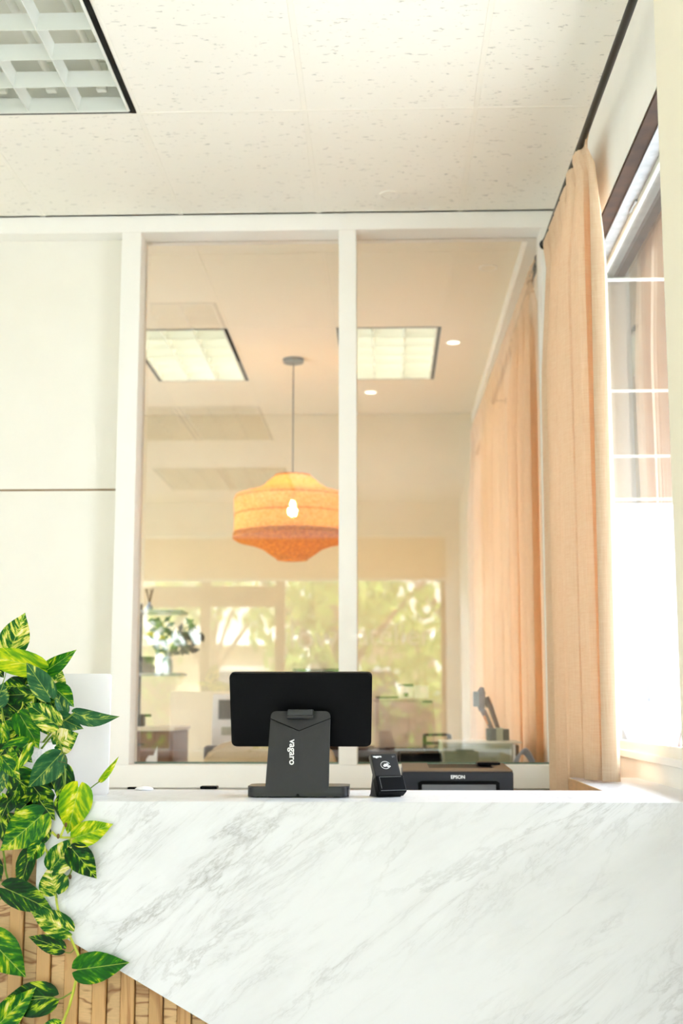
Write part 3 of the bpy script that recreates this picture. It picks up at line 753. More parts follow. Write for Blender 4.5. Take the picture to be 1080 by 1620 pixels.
# outline order: 0-4 bottom-left, 5-9 bottom-right, 10-14 top-right, 15-19 top-left
def tri(*vs): b.faces.new(vs)
for i in range(10, 19): tri(fr[i], fr[i+1], c1)
tri(fr[19], fr[0], c1) if False else None
tri(fr[19], fr[0], c2); tri(fr[19], c2, c1); tri(c1, c2, fr[10]); tri(c2, fr[9], fr[10])
for i in range(0, 9): tri(fr[i], fr[i+1], c2)
T(b, 'stand', M['char'], smooth=False)
b = BM()
vl, vr = st(426, 1143), st(520, 1143)
for q in (vl, vr):
    A = Vector((q[0], sy_(q[1])-.0004, q[1])); B = Vector((v1[0], sy_(v1[1])-.0054, v1[1])); tube(b, [A, B], .0011, 6)
T(b, 'seam_line', M['black'])
mt = Matrix.Translation((st(462.5, 0)[0], sy_(st(0, 1194)[1])-.0085, st(0, 1194)[1])) @ Matrix.Rotation(atan((yt-yb)/(zt_-zb_))*-1, 4, 'X') @ Matrix.Rotation(pi/2, 4, 'X') @ Matrix.Rotation(-pi/2, 4, 'Z')
text('lettering', 'vagaro', .0245, M['lettering'], ter, mt, bold=.0004, extrude=.0006, world=False)
# screen
scr_c = Vector((2*sc_, .0, (1262-1130)*sc_+.002)); sw_, sh_ = 221*sc_, 113*sc_/.97
tilt = radians(13)
m4 = Matrix.Translation(scr_c) @ Matrix.Rotation(tilt, 4, 'X')
b = BM(); prism(b, rrect(sw_, sh_, .012), 'y', -.010, .010)
bmesh.ops.bevel(b, geom=[e for e in b.edges if abs(e.verts[0].co.y-e.verts[1].co.y) < 1e-6 and e.verts[0].co.y < 0], offset=.003, segments=2, affect='EDGES')
for v in b.verts: v.co.x *= 1+.02*(v.co.z/sh_)
bmesh.ops.transform(b, matrix=m4, verts=b.verts)
scr = T(b, 'screen_housing', M['black'])
b = BM(); prism(b, rrect(sw_*.96, sh_*.92, .008), 'y', .0101, .0125); bmesh.ops.transform(b, matrix=m4, verts=b.verts)
obj('screen_glass', b, M['darkglass'], scr, world=False)
b = BM(); hz = (1262-1137)*sc_; hx0, hx1 = st(454.5, 0)[0], st(493, 0)[0]
box(b, hx0, hx1, -.062, -.005, hz-.006, hz+.013, .004, 2)
cyl(b, (hx0-.001, -.058, hz-.006), (hx1+.001, -.058, hz-.006), .006)
T(b, 'hinge', M['char2'])

# ------------------------------------------------------------------ card reader
pr = WZ(612, 1262, CT)
rd = thing('card_reader', 'small black contactless card reader leaning on its stand beside the terminal', 'card reader', (pr.x+.004, pr.y+.03, CT+.0005), (0, 0, radians(24)))
rt = radians(-30)
m5 = Matrix.Translation((0, -.022, .004)) @ Matrix.Rotation(rt, 4, 'X')
def R_(bm, name, m, **k):
    bmesh.ops.transform(bm, matrix=m5, verts=bm.verts); return obj(name, bm, m, rd, world=False, **k)
b = BM(); box(b, -.037, .037, -.006, .012, .006, .118, .005, 3); R_(b, 'body', M['char2'])
b = BM(); box(b, -.039, .039, -.0135, .013, .004, .052, .0055, 3); rb_ = R_(b, 'swipe_housing', M['black'])
b = BM()
for q in ((-.031, .031, .0462, .0472), (-.031, -.030, .014, .047)): box(b, q[0], q[1], -.0142, -.0132, q[2], q[3])
box(b, -.034, .036, -.0142, -.0128, .0075, .0088)
bmesh.ops.transform(b, matrix=m5, verts=b.verts); obj('slot_outline', b, M['grey'], rb_, world=False, smooth=False)
b = BM(); cyc = Vector((-.002, -.0064, .084))
def ringpts(r, a0, a1, c, n=14, sx=1.25): return [c+Vector((cos(radians(a0+(a1-a0)*i/n))*r*sx, 0, sin(radians(a0+(a1-a0)*i/n))*r)) for i in range(n+1)]
tube(b, ringpts(.0105, 20, 335, cyc), .0006, 5)
for r_ in (.003, .0052, .0074): tube(b, ringpts(r_, -50, 50, cyc+Vector((-.001, 0, 0))), .0007, 5)
tube(b, [cyc+Vector((.006, 0, -.006)), cyc+Vector((.012, 0, -.002)), cyc+Vector((.0135, 0, -.005))], .0010, 5)
prism(b, [(-.009, .082), (-.004, .0875), (.000, .087), (.003, .083), (-.001, .080), (-.006, .0795)], 'y', -.0068, -.006)
R_(b, 'contactless_symbol', M['lettering'])
text('lettering', 'vagaro', .0090, M['lettering'], rd, m5 @ Matrix.Translation((-.020, -.0066, .109)) @ Matrix.Rotation(pi/2, 4, 'X'), bold=.00025, extrude=.0002, world=False)
b = BM()
for r_ in (.0015, .003): tube(b, ringpts(r_, -60, 60, Vector((.026, -.0064, .109)), 6, 1), .0005, 5)
box(b, .022, .0255, -.0068, -.006, .106, .1105)
R_(b, 'signal_symbol', M['grey'])
b = BM(); prism(b, [(-.012, 0), (.048, 0), (.040, .006), (.024, .062), (.016, .062)], 'x', -.034, .030); obj('stand', b, M['char2'], rd, world=False, smooth=False)

# small items on the back of the counter
p = WZ(331, 1248.5, CT)
o = BM(); box(o, p.x-.024, p.x+.024, p.y-.02, p.y+.02, CT+.0005, CT+.009, .003, 2)
tag(obj('phone_puck', o, M['black']), 'flat black puck lying at the back edge of the counter, left of the terminal', 'puck')
p = WZ(228, 1250, CT)
o = BM(); lathe(o, [(.012, .0005), (.024, .001), (.026, .004), (.018, .009), (.004, .0105)], (p.x, p.y, CT), 24)
tag(obj('white_disc', o, M['white']), 'small round white disc at the back edge of the counter near the board', 'disc')
p = WZ(208, 1248.5, CT)
o = BM(); box(o, p.x-.010, p.x+.012, p.y-.012, p.y+.012, CT+.0005, CT+.006, .002, 2)
tag(obj('black_clip', o, M['black']), 'tiny black clip lying beside the white disc on the counter', 'clip')

# ------------------------------------------------------------------ printer
PYf = 4.40
xa, xb = W(636, 1230, PYf).x, W(812, 1230, PYf).x
ztop = W(720, 1220, PYf).z; pw = xb-xa; pcx = (xa+xb)/2
prn = thing('printer', 'black desktop printer with taupe top behind the counter, right of the card reader', 'printer', (pcx, PYf+.18, DT+.0005))
b = BM(); box(b, xa, xb, PYf, PYf+.36, DT+.006, ztop-.002, .008, 3)
body = obj('body', b, M['navy'], prn)
b = BM()   # sloping taupe lid with output recess
yb0, yb1 = PYf+.004, PYf+.36
zr_ = W(720, 1207, yb1).z
def lid(x0, x1):
    prism(b, [(yb0, ztop-.004), (yb1, ztop-.004), (yb1, zr_), (yb0+.02, ztop+.003), (yb0, ztop+.001)], 'x', x0, x1)
xm0, xm1 = pcx-.09, pcx+.13
lid(xa+.002, xm0); lid(xm1, xb-.002)
prism(b, [(yb0, ztop-.004), (yb0+.10, ztop-.004), (yb0+.10, ztop+.006), (yb0, ztop+.001)], 'x', xm0, xm1)
obj('lid', b, M['taupe'], prn, smooth=False)
b = BM(); prism(b, [(yb0+.10, ztop-.003), (yb1, ztop-.003), (yb1, zr_-.004), (yb0+.11, ztop-.001)], 'x', xm0, xm1); obj('output_recess', b, M['black'], prn, smooth=False)
b = BM(); box(b, xb-.10, xb-.02, yb1-.10, yb1-.01, zr_-.004, zr_+.006, .004, 2); obj('control_hump', b, M['black'], prn)
b = BM(); x0, x1 = W(667, 1240, PYf).x, W(784, 1240, PYf).x; zz = W(720, 1241, PYf).z
box(b, x0, x1, PYf-.006, PYf+.01, DT+.03, zz, .002, 1); tr_ = obj('paper_tray', b, M['grey'], prn)
b = BM(); prism(b, [(x0-.012, DT+.02), (x0, DT+.02), (x0, zz), (x1, zz), (x1, DT+.02), (x1+.012, DT+.02), (x1+.012, zz+.006), (x1, zz+.012), (x0, zz+.012), (x0-.012, zz+.006)], 'y', PYf-.004, PYf+.004)
obj('tray_surround', b, M['black'], prn, smooth=False)
pz = W(724, 1229.5, PYf)
text('lettering', 'EPSON', .0155, M['lettering'], prn, Matrix.Translation((pz.x, PYf-.0012, pz.z)) @ Matrix.Rotation(pi/2, 4, 'X'), bold=.0004, extrude=.0003)
b = BM()
for sx in (xa+.04, xb-.04):
    for syy in (PYf+.05, PYf+.31): cyl(b, (sx, syy, DT+.0005), (sx, syy, DT+.008), .012)
obj('rubber_foot', b, M['rubber'], prn)

# ------------------------------------------------------------------ curtains and rods
def rod(name, x0, y0, x1, y1, ZR_, lab, brks, fin0=False, fin1=True):
    t = thing(name, lab, 'curtain rod', ((x0+x1)/2, (y0+y1)/2, ZR_))
    A, B = Vector((x0, y0, ZR_)), Vector((x1, y1, ZR_)); D = (B-A).normalized()
    b = BM(); cyl(b, A, B, .012); obj('pole', b, M['blackmetal'], t)
    for P_, on, s in ((A, fin0, -1), (B, fin1, 1)):
        if on:
            b = BM(); bmesh.ops.create_uvsphere(b, u_segments=16, v_segments=10, radius=.021, matrix=Matrix.Translation(P_+D*s*.022))
            cyl(b, P_-D*.004, P_+D*s*.008, .015); obj('finial', b, M['blackmetal'], t)
    for yy in brks:
        xx = x0+(x1-x0)*(yy-y0)/(y1-y0)
        b = BM(); cyl(b, (xx, yy, ZR_-.012), (XW, yy, ZR_-.012), .005); cyl(b, (XW-.006, yy, ZR_-.012), (XW, yy, ZR_-.012), .02); box(b, xx-.014, xx+.014, yy-.005, yy+.005, ZR_-.018, ZR_)
        obj('bracket', b, M['blackmetal'], t)
rod('curtain_rod', .684, 1.2, .654, 5.12, H+1.87, 'black curtain rod close under the near ceiling along the side window', (2.95, 5.07))
rod('curtain_rod', .668, 5.47, .612, 8.95, H+1.92, 'black curtain rod behind the glass partition, along the far side window', (5.52, 7.2, 8.8), True, False)
def curtain(lab, zr, xa, xb, y0, y1, nf, amp, bot, fl0=0.0, fl1=0.0, seed=0, zb=.04, shift=0.0):
    rnd = random.Random(seed); ztop = zr+.018
    nt, nz = nf*12, 26
    ph = [rnd.uniform(-.5, .5) for _ in range(nf+2)]; am = [rnd.uniform(.6, 1.15) for _ in range(nf+2)]
    b = BM(); grid = []
    for iz in range(nz+1):
        f = iz/nz; row = []
        for it in range(nt+1):
            t = it/nt; k = t*nf; i = int(k); q = k-i
            a = am[min(i, nf)]*(1-q)+am[min(i+1, nf+1)]*q
            p_ = ph[min(i, nf)]*(1-q)+ph[min(i+1, nf+1)]*q
            g = min(1.0, .2+f*3.2)
            env = min(1, f*14)*1.0
            xc = xa+(xb-xa)*t
            xx = xc + amp*a*g*(sin(2*pi*k+p_*f*1.5)+.38*sin(4*pi*k+p_*2+1)+.22*sin(6*pi*k+p_*3)) + shift*f
            if iz == 0: xx = xc+.010*sin(2*pi*k*3)
            if iz == 1: xx = xc+.019*(1 if sin(2*pi*k*3) > 0 else .75)*(-1 if it % 2 else -1)+amp*.3*sin(2*pi*k)
            e0, e1 = y0-fl0*f, y1+fl1*f
            yy = e0+(e1-e0)*t + (-.033 if y1 < 6 else -.036)*g*sin(4*pi*k+p_*.3)*(1 if 0 < it < nt else 0)
            zbb = CT+.004 if (y1 < 6 and y0-fl0+(y1+fl1-y0+fl0)*t < 4.46) else zb
            zz = ztop+(zbb-ztop)*f**1.15 + (.010*sin(2*pi*k*3) if iz <= 1 else 0) + (.02 if iz == 0 else 0)
            row.append(b.verts.new((xx, yy, zz)))
        grid.append(row)
    for r0, r1 in zip(grid, grid[1:]):
        for i in range(nt): b.faces.new((r0[i], r0[i+1], r1[i+1], r1[i]))
    o = obj('curtain', b, M['linen']); tag(o, lab, 'curtain', 'peach linen curtains')
    md = o.modifiers.new('thick', 'SOLIDIFY'); md.thickness = .0015
    return o
c1 = curtain('peach linen curtain gathered in front of the partition, beside the bright window', H+1.87, .676, .664, 4.12, 5.03, 6, .054, 0, fl0=.0, fl1=-.12, seed=3, shift=.0)
c2 = curtain('wide peach linen curtain behind the glass partition, drawn over the far window', H+1.92, .660, .615, 5.58, 8.9, 14, .042, 0, fl0=-.05, seed=5, shift=.0)

# ------------------------------------------------------------------ pendant lamp
pl = WZ(464, 568, ZC)
zs_t, zs_b = W(463, 753, pl.y).z, W(463, 885, pl.y).z
pen = thing('pendant_lamp', 'woven rattan pendant lamp with glowing bulb behind the left pane', 'lamp', (pl.x, pl.y, ZC))
rp = pl.y/F
b = BM(); lathe(b, [(.001, -.0005), (17*rp, -.0005), (17*rp, -.022), (15*rp, -.026), (.001, -.026)], (pl.x, pl.y, ZC), 28); obj('canopy', b, M['grey'], pen)
b = BM(); cyl(b, (pl.x, pl.y, ZC-.02), (pl.x, pl.y, W(463, 790, pl.y).z), .0035, seg=8); obj('cord', b, M['blackmetal'], pen)
def zp(y): return W(463, y, pl.y).z
prof_u = [(28, 753), (34, 757), (46, 768), (60, 776), (80, 781), (92, 785), (94, 792), (93, 815), (93, 835), (94, 845)]
prof_l = [(94, 845), (96, 852), (88, 857), (66, 862), (48, 869), (34, 879), (24, 885)]
def weave(prof, name, m):
    b = BM(); lathe(b, [(r*rp, zp(y)) for r, y in prof], (pl.x, pl.y, 0), 56, False); o = obj(name, b, m, pen)
    md = o.modifiers.new('thick', 'SOLIDIFY'); md.thickness = .004; return o
weave(prof_u, 'upper_shade', M['rattan']); weave(prof_l, 'lower_shade', M['rattan_dark'])
for r_, y_, tk in ((94, 846, .007), (93, 816, .004), (24, 885, .005), (28, 753, .005), (93, 790, .004)):
    b = BM(); tube(b, [(pl.x+cos(2*pi*i/48)*r_*rp, pl.y+sin(2*pi*i/48)*r_*rp, zp(y_)) for i in range(48)], tk, 6, closed=True); obj('shade_ring', b, M['rattan_dark'], pen)
b = BM(); zb_ = zp(805); lathe(b, [(.004, .055), (.012, .045), (.020, .02), (.029, -.005), (.027, -.025), (.015, -.044), (.003, -.05)], (pl.x, pl.y, zb_), 20); obj('bulb', b, M['bulb'], pen)
b = BM(); cyl(b, (pl.x, pl.y, zb_+.05), (pl.x, pl.y, zb_+.10), .016); obj('socket', b, M['blackmetal'], pen)

# ------------------------------------------------------------------ back room furniture (behind the glass)
def wx(px, Y): return W(px, 1150, Y).x
def wz(py, Y): return W(450, py, Y).z
# walnut cabinet, left
Y = 6.5
cab = thing('walnut_cabinet', 'walnut cabinet with pale top behind the lower left corner of the glass', 'cabinet', (wx(215, Y), Y+.25, 0))
x0, x1, zt_c = wx(150, Y), wx(277, Y), wz(1150, Y)
b = BM(); box(b, x0, x1-.01, Y, Y+.5, .04, zt_c-.02, .003, 1); obj('body', b, M['walnut'], cab, smooth=False)
b = BM(); box(b, x0-.01, x1, Y-.015, Y+.51, zt_c-.02, zt_c, .004, 2); obj('top', b, M['desk'], cab)
for i in range(3):
    z1 = zt_c-.03-i*.35
    b = BM(); box(b, x0+.01, x1-.02, Y-.012, Y-.0005, z1-.33, z1, .003, 1); dd = obj('drawer', b, M['walnut'], cab)
    b = BM(); box(b, (x0+x1)/2-.05, (x0+x1)/2+.05, Y-.03, Y-.012, z1-.06, z1-.05, .002, 1); obj('handle', b, M['blackmetal'], dd)
# black dispenser + chair-like dark shape on top of the cabinet
b = BM(); xx = wx(224, Y+.1)
box(b, xx-.028, xx+.012, Y+.08, Y+.14, zt_c+.0005, zt_c+.055, .008, 2); box(b, xx-.02, xx+.045, Y+.095, Y+.125, zt_c+.048, zt_c+.062, .004, 2)
tag(obj('tape_dispenser', b, M['black']), 'small black angular dispenser standing on the walnut cabinet', 'dispenser')
b = BM(); xx = wx(211, Y+.2); box(b, xx-.05, xx+.012, Y+.18, Y+.24, zt_c+.0005, wz(1098, Y+.2), .02, 4)
tag(obj('desk_speaker', b, M['grey']), 'tall grey rounded speaker on the walnut cabinet, by the post', 'speaker')
# shelves with small things (left edge)
Y = 7.3
sf = thing('slim_shelf_unit', 'slim dark shelf unit behind the left edge of the glass, holding small ornaments', 'shelf', (wx(205, Y), Y+.12, 0))
x0, x1 = wx(150, Y), wx(284, Y)
s_z = [wz(963, Y)-.0, wz(986, Y), wz(1064, Y), H-.5]
for z in (wz(964, Y), wz(1064, Y), H-.35):
    b = BM(); box(b, x0, x1, Y, Y+.24, z-.014, z, .002, 1); obj('shelf_board', b, M['galv'] if z > H else M['walnut'], sf)
for xq in (x0+.01, wx(208, Y)):
    for yq in (Y+.02, Y+.21):
        b = BM(); cyl(b, (xq, yq, 0), (xq, yq, wz(950, Y)), .008, seg=10); obj('upright', b, M['blackmetal'], sf)
zq = wz(964, Y)+.0005; xq = wx(232, Y+.1)
rdv = thing('reed_diffuser', 'small blue glass reed diffuser on the upper left shelf', 'diffuser', (xq, Y+.1, zq))
b = BM(); lathe(b, [(.018, 0), (.020, .004), (.020, .028), (.008, .038), (.009, .05)], (xq, Y+.1, zq), 16); obj('bottle', b, M['bluevase'], rdv)
for i in range(5):
    a = i*1.3
    b = BM(); cyl(b, (xq, Y+.1, zq+.04), (xq+cos(a)*.028+ (i-2)*.006, Y+.1+sin(a)*.02, zq+.125), .0022, seg=6); obj('reed', b, M['bark'], rdv)
zq = wz(1064, Y)+.0005
b = BM(); xq = wx(232, Y+.1)
prism(b, [(xq-.045, zq), (xq+.03, zq), (xq+.034, zq+.035), (xq+.018, zq+.055), (xq+.03, zq+.09), (xq-.045, zq+.092)], 'y', Y+.05, Y+.15)
tag(obj('black_ornament', b, M['black'], smooth=False), 'black angular ornament on the lower left shelf beside the vase', 'ornament')
Yv = 7.42; zq = wz(1064, 7.3)
xv = wx(262, Yv)
vs = thing('vase_of_flowers', 'pale blue vase with dark leafy stems and yellow flowers behind the left pane', 'vase', (xv, Yv, zq+.0005))
b = BM(); lathe(b, [(.03, .0005), (.034, .03), (.030, .075), (.022, .085), (.026, .092)], (xv, Yv, zq), 20); obj('vase', b, M['bluevase'], vs)
rl = random.Random(4)
for i in range(16):
    ax = rl.uniform(-.10, .17); az = rl.uniform(.15, .29); ay = rl.uniform(-.05, .05)
    b = BM(); tube(b, smooth_path([(xv, Yv, zq+.08), (xv+ax*.4, Yv+ay*.4, zq+az*.7), (xv+ax, Yv+ay, zq+az)], 4), .0025, 5)
    for k in range(5):
        q = Vector((xv+ax, Yv+ay, zq+az))+Vector((rl.uniform(-.03, .03), rl.uniform(-.02, .02), rl.uniform(-.05, .02)))
        a = rl.uniform(0, 6.28); u_ = Vector((cos(a), .2, sin(a)))*.030; w_ = Vector((-sin(a), .3, cos(a)))*.016
        b.faces.new([b.verts.new(q-u_), b.verts.new(q+w_), b.verts.new(q+u_), b.verts.new(q-w_)])
    obj('leafy_stem', b, M['darkleaf'], vs, smooth=False)
for i in range(3):
    q = Vector((wx(238+i*8, Yv), Yv-.06, wz(1003+i*3, Yv)))
    b = BM(); bmesh.ops.create_icosphere(b, subdivisions=2, radius=.017, matrix=Matrix.Translation(q) @ Matrix.Diagonal((1.5, .8, .7, 1)))
    obj('flower', b, M['yellowpetal'], vs)
# white folded card standing low in front of the cabinet
Y = 6.2
b = BM(); x0, z0 = wx(232, Y), wz(1206, Y)
prism(b, [(x0, z0-.12), (x0+.052, z0-.12), (x0+.052, z0+.072), (x0+.034, z0+.03), (x0+.012, z0+.03), (x0, z0+.012)], 'y', Y, Y+.004)
tag(obj('folded_card', b, M['white'], smooth=False), 'folded white card standing in front of the walnut cabinet', 'card')
b = BM(); box(b, x0-.10, x0+.14, Y-.08, Y+.12, z0-.14, z0-.1205, .003, 1)
for a in (-.09, .12):
    for c in (-.07, .1): cyl(b, (x0+a, Y+c, 0), (x0+a, Y+c, z0-.13), .01)
tag(obj('side_table', b, M['desk']), 'narrow pale side table under the folded white card', 'table')
# white machine with dark screen
Y = 7.0
x0, x1 = wx(330, Y), wx(425, Y); z1 = wz(1098, Y); z0 = wz(1190, Y)
mc = thing('treatment_machine', 'white upright machine with a dark square screen left of the terminal, behind glass', 'machine', ((x0+x1)/2, Y+.15, 0))
b = BM(); box(b, x0+.0, x1, Y, Y+.3, .12, z1, .01, 2)
for v in b.verts:
    if v.co.z > z0: v.co.x += (v.co.z-z0)*.02/(z1-z0)
obj('cabinet_body', b, M['white'], mc)
b = BM(); box(b, wx(345, Y), wx(400, Y), Y-.006, Y+.002, wz(1138, Y), wz(1107, Y), .002, 1); obj('screen', b, mat('dim_screen', (82, 70, 56), .3, var=.05), mc)
b = BM(); box(b, wx(350, Y), wx(390, Y), Y-.004, Y+.002, wz(1163, Y), wz(1150, Y), .001, 1); obj('control_label', b, M['sage'], mc)
b = BM()
for a in (x0+.04, x1-.04):
    for c in (Y+.05, Y+.25): cyl(b, (a-.012, c, .05), (a+.012, c, .05), .05)
    box(b, a-.01, a+.01, Y+.04, Y+.26, .05, .13)
obj('castor', b, M['rubber'], mc)
# beige padded treatment chair
Y = 5.95
x0, x1 = wx(315, Y), wx(537, Y); ztc = wz(1171, Y)
tb = thing('treatment_chair', 'beige padded treatment chair back rising behind the terminal', 'chair', ((x0+x1)/2, Y+.3, 0))
b = BM()
prism(b, [(x0+.00, ztc-.16), (x1, ztc-.16), (x1-.045, ztc-.035), (x1-.10, ztc-.004), ((x0+x1)/2, ztc), (x0+.12, ztc-.006), (x0+.05, ztc-.04), (x0+.012, ztc-.10)], 'y', Y, Y+.22)
bmesh.ops.bevel(b, geom=b.edges[:], offset=.018, segments=3, affect='EDGES')
obj('backrest', b, M['beige'], tb)
b = BM(); box(b, x0, x1, Y+.05, Y+.9, .50, .62, .04, 3); obj('seat', b, M['beige'], tb)
b = BM(); box(b, x0-.005, x1+.03, Y+.19, Y+.26, .55, ztc-.03, .01, 1); obj('back_plate', b, M['brown'], tb)
b = BM(); cyl(b, ((x0+x1)/2, Y+.45, .03), ((x0+x1)/2, Y+.45, .5), .06); cyl(b, ((x0+x1)/2, Y+.45, 0), ((x0+x1)/2, Y+.45, .03), .25, seg=32); obj('pedestal', b, M['whitemetal'], tb)
# dark credenza with white storage box and little boxes
Y = 7.4
x0, x1 = wx(545, Y), wx(745, Y); zt_d = wz(1183, Y)
cr_ = thing('dark_credenza', 'dark brown credenza behind the glass carrying the white storage box', 'cabinet', ((x0+x1)/2, Y+.25, 0))
b = BM(); box(b, x0, x1, Y, Y+.5, .0, zt_d-.025, .003, 1); obj('body', b, mat('espresso_wood', (44, 30, 24), .5, var=.15, vscale=8, stretch=(5, 1, 1)), cr_, smooth=False)
b = BM(); box(b, x0-.01, x1+.01, Y-.02, Y+.51, zt_d-.025, zt_d, .003, 1); obj('top', b, M['brown'], cr_)
for i in range(2):
    xa_, xb_ = x0+.01+(x1-x0-.02)*i/2, x0+.01+(x1-x0-.02)*(i+1)/2
    b = BM(); box(b, xa_+.003, xb_-.003, Y-.012, Y-.0005, .1, zt_d-.04, .002, 1); dd = obj('door', b, M['black'], cr_)
    b = BM(); cyl(b, ((xa_+xb_)/2, Y-.025, zt_d-.10), ((xa_+xb_)/2, Y-.012, zt_d-.10), .012); obj('knob', b, M['blackmetal'], dd)
Yb = Y+.06
x0, x1, z1 = wx(592, Yb), wx(687, Yb), wz(1106, Yb)
wbx = thing('storage_box', 'large off-white storage box on the dark credenza, right of the terminal', 'box', ((x0+x1)/2, Yb+.17, zt_d+.0005))
M['offwhite'] = mat('off_white_box', (226, 214, 206), .6, var=.02)
b = BM(); box(b, x0, x1, Yb, Yb+.34, zt_d+.0005, z1, .006, 2); obj('body', b, M['offwhite'], wbx)
b = BM(); box(b, x0-.004, x1+.004, Yb-.006, Yb+.345, z1-.012, z1+.004, .003, 1); obj('lid', b, M['offwhite'], wbx)
b = BM(); box(b, wx(668, Yb), wx(684, Yb), Yb-.010, Yb-.004, z1-.02, z1-.008); obj('latch', b, M['grey'], wbx)
zq = z1+.0045
b = BM(); box(b, wx(594, Yb), wx(632, Yb), Yb+.04, Yb+.2, zq, zq+.010, .002, 1)
tag(obj('black_notebook', b, M['black']), 'thin black notebook lying on the off-white storage box', 'notebook')
sb = thing('label_box', 'small white box with a black lid and square dot, on the storage box', 'box', (wx(643, Yb), Yb+.1, zq))
b = BM(); box(b, wx(631, Yb), wx(654, Yb), Yb+.03, Yb+.14, zq, wz(1085, Yb), .002, 1); obj('body', b, M['white'], sb)
b = BM(); box(b, wx(630.5, Yb), wx(654.5, Yb), Yb+.028, Yb+.142, wz(1086, Yb), wz(1082, Yb), .002, 1); obj('lid', b, M['black'], sb)
b = BM(); box(b, wx(640, Yb), wx(646, Yb), Yb+.0285, Yb+.0305, wz(1102, Yb), wz(1096, Yb)); obj('square_dot', b, M['black'], sb)
b = BM(); box(b, wx(655.5, Yb), wx(679, Yb), Yb+.03, Yb+.14, zq, wz(1084, Yb), .002, 1)
sb2 = obj('white_box', b, M['white']); tag(sb2, 'plain small white box, right one of the two on the storage box', 'box')
# wire letter tray
Y = 6.7
x0, x1, z0, z1 = wx(672, Y), wx(712, Y), wz(1190, Y), wz(1163, Y)
lt = thing('letter_tray', 'black wire letter tray stack on a narrow stand beside the sage metal case', 'tray', ((x0+x1)/2, Y+.1, 0))
for z in (z0, (z0+z1)/2, z1):
    b = BM(); tube(b, [(x0, Y, z), (x1, Y, z), (x1, Y+.25, z), (x0, Y+.25, z)], .005, 6, closed=True)
    for i in range(1, 5): tube(b, [(x0+(x1-x0)*i/5, Y, z-.003), (x0+(x1-x0)*i/5, Y+.25, z-.003)], .002, 5)
    obj('wire_shelf', b, M['black'], lt)
b = BM()
for xx in (x0, x1):
    for yy in (Y, Y+.25): cyl(b, (xx, yy, 0), (xx, yy, z1), .006, seg=8)
obj('wire_post', b, M['black'], lt)
# black case on the shelf between
Y = 6.35
LZ = wz(1222, 5.75)
lg = thing('side_worktop', 'pale worktop behind the right pane carrying the sage metal case', 'worktop', (.4, 5.9, 0))
gx0, gx1 = wx(570, 5.8), .575
b = BM(); box(b, gx0, gx1, 5.47, 6.30, LZ-.03, LZ, .003, 1); obj('top', b, M['desk'], lg)
for xx in (gx0+.02, gx1-.045):
    b = BM(); box(b, xx, xx+.025, 5.5, 6.27, 0, LZ-.03); obj('side_panel', b, M['desk'], lg, smooth=False)
# dark flat case on the worktop
b = BM(); x0, x1 = wx(632, 5.8), wx(694, 5.8); box(b, x0, x1, 5.7, 5.95, LZ+.0005, wz(1190, 5.8), .006, 2)
tag(obj('black_case', b, M['black']), 'black flat case on the worktop, left of the sage metal case', 'case')
# sage metal case (hot towel cabinet)
Y = 5.62
x0, x1 = wx(699, Y), wx(810, Y); z1 = wz(1176, Y)
Yr = 6.00
sg = thing('metal_case', 'sage grey metal case with open cable side, behind the right pane', 'case', ((x0+x1)/2, Y+.2, LZ+.0005))
b = BM(); box(b, x0, x1, Y, Yr, LZ+.0005, z1, .006, 2); obj('body', b, M['sage'], sg)
b = BM(); box(b, x0-.004, x1+.04, Y-.006, Yr+.01, z1, z1+.008, .003, 1); obj('top_plate', b, M['whitemetal'], sg)
b = BM(); box(b, x0+.01, x1-.012, Y-.004, Y+.001, LZ+.012, z1-.010, .001, 1); obj('front_panel', b, mat('sage_glass', (150, 158, 134), .15, var=.03), sg)
b = BM(); box(b, x1, x1+.030, Y+.03, Yr-.05, LZ+.02, z1-.006, .004, 1); obj('connector_block', b, M['brown'], sg)
b = BM(); box(b, x1+.0, x1+.012, Y-.003, Y+.02, LZ+.001, z1-.002, .002, 1); obj('corner_trim', b, M['white'], sg)
for i in range(3):
    b = BM(); xs = x1+.012+.006*i
    pth = [(xs-.02, Y-.03-.012*i, LZ+.006), (xs, Y-.03-.01*i, LZ+.065+.008*i), (xs+.03, Y-.02-.01*i, LZ+.088+.008*i), (xs+.06, Y-.01-.01*i, LZ+.055), (xs+.075, Y, LZ+.006)]
    tube(b, smooth_path(pth, 6), .0055, 8); tag(obj('cable', b, M['bluecable']), ['pale blue cable loop on the worktop, innermost of three arcs by the sage case', 'pale blue cable loop, middle of three arcs beside the sage case', 'pale blue cable loop, outermost of three arcs beside the sage case'][i], 'cable', 'pale blue cables')
b = BM(); xs = x1+.085; tube(b, smooth_path([(xs-.02, Y+.05, LZ+.006), (xs+.004, Y+.05, LZ+.02), (xs+.01, Y+.05, LZ+.05), (xs-.012, Y+.05, LZ+.075)], 6), .003, 6)
tag(obj('thin_cable', b, M['galv']), 'thin grey cable standing up at the curtain side of the metal case', 'cable')
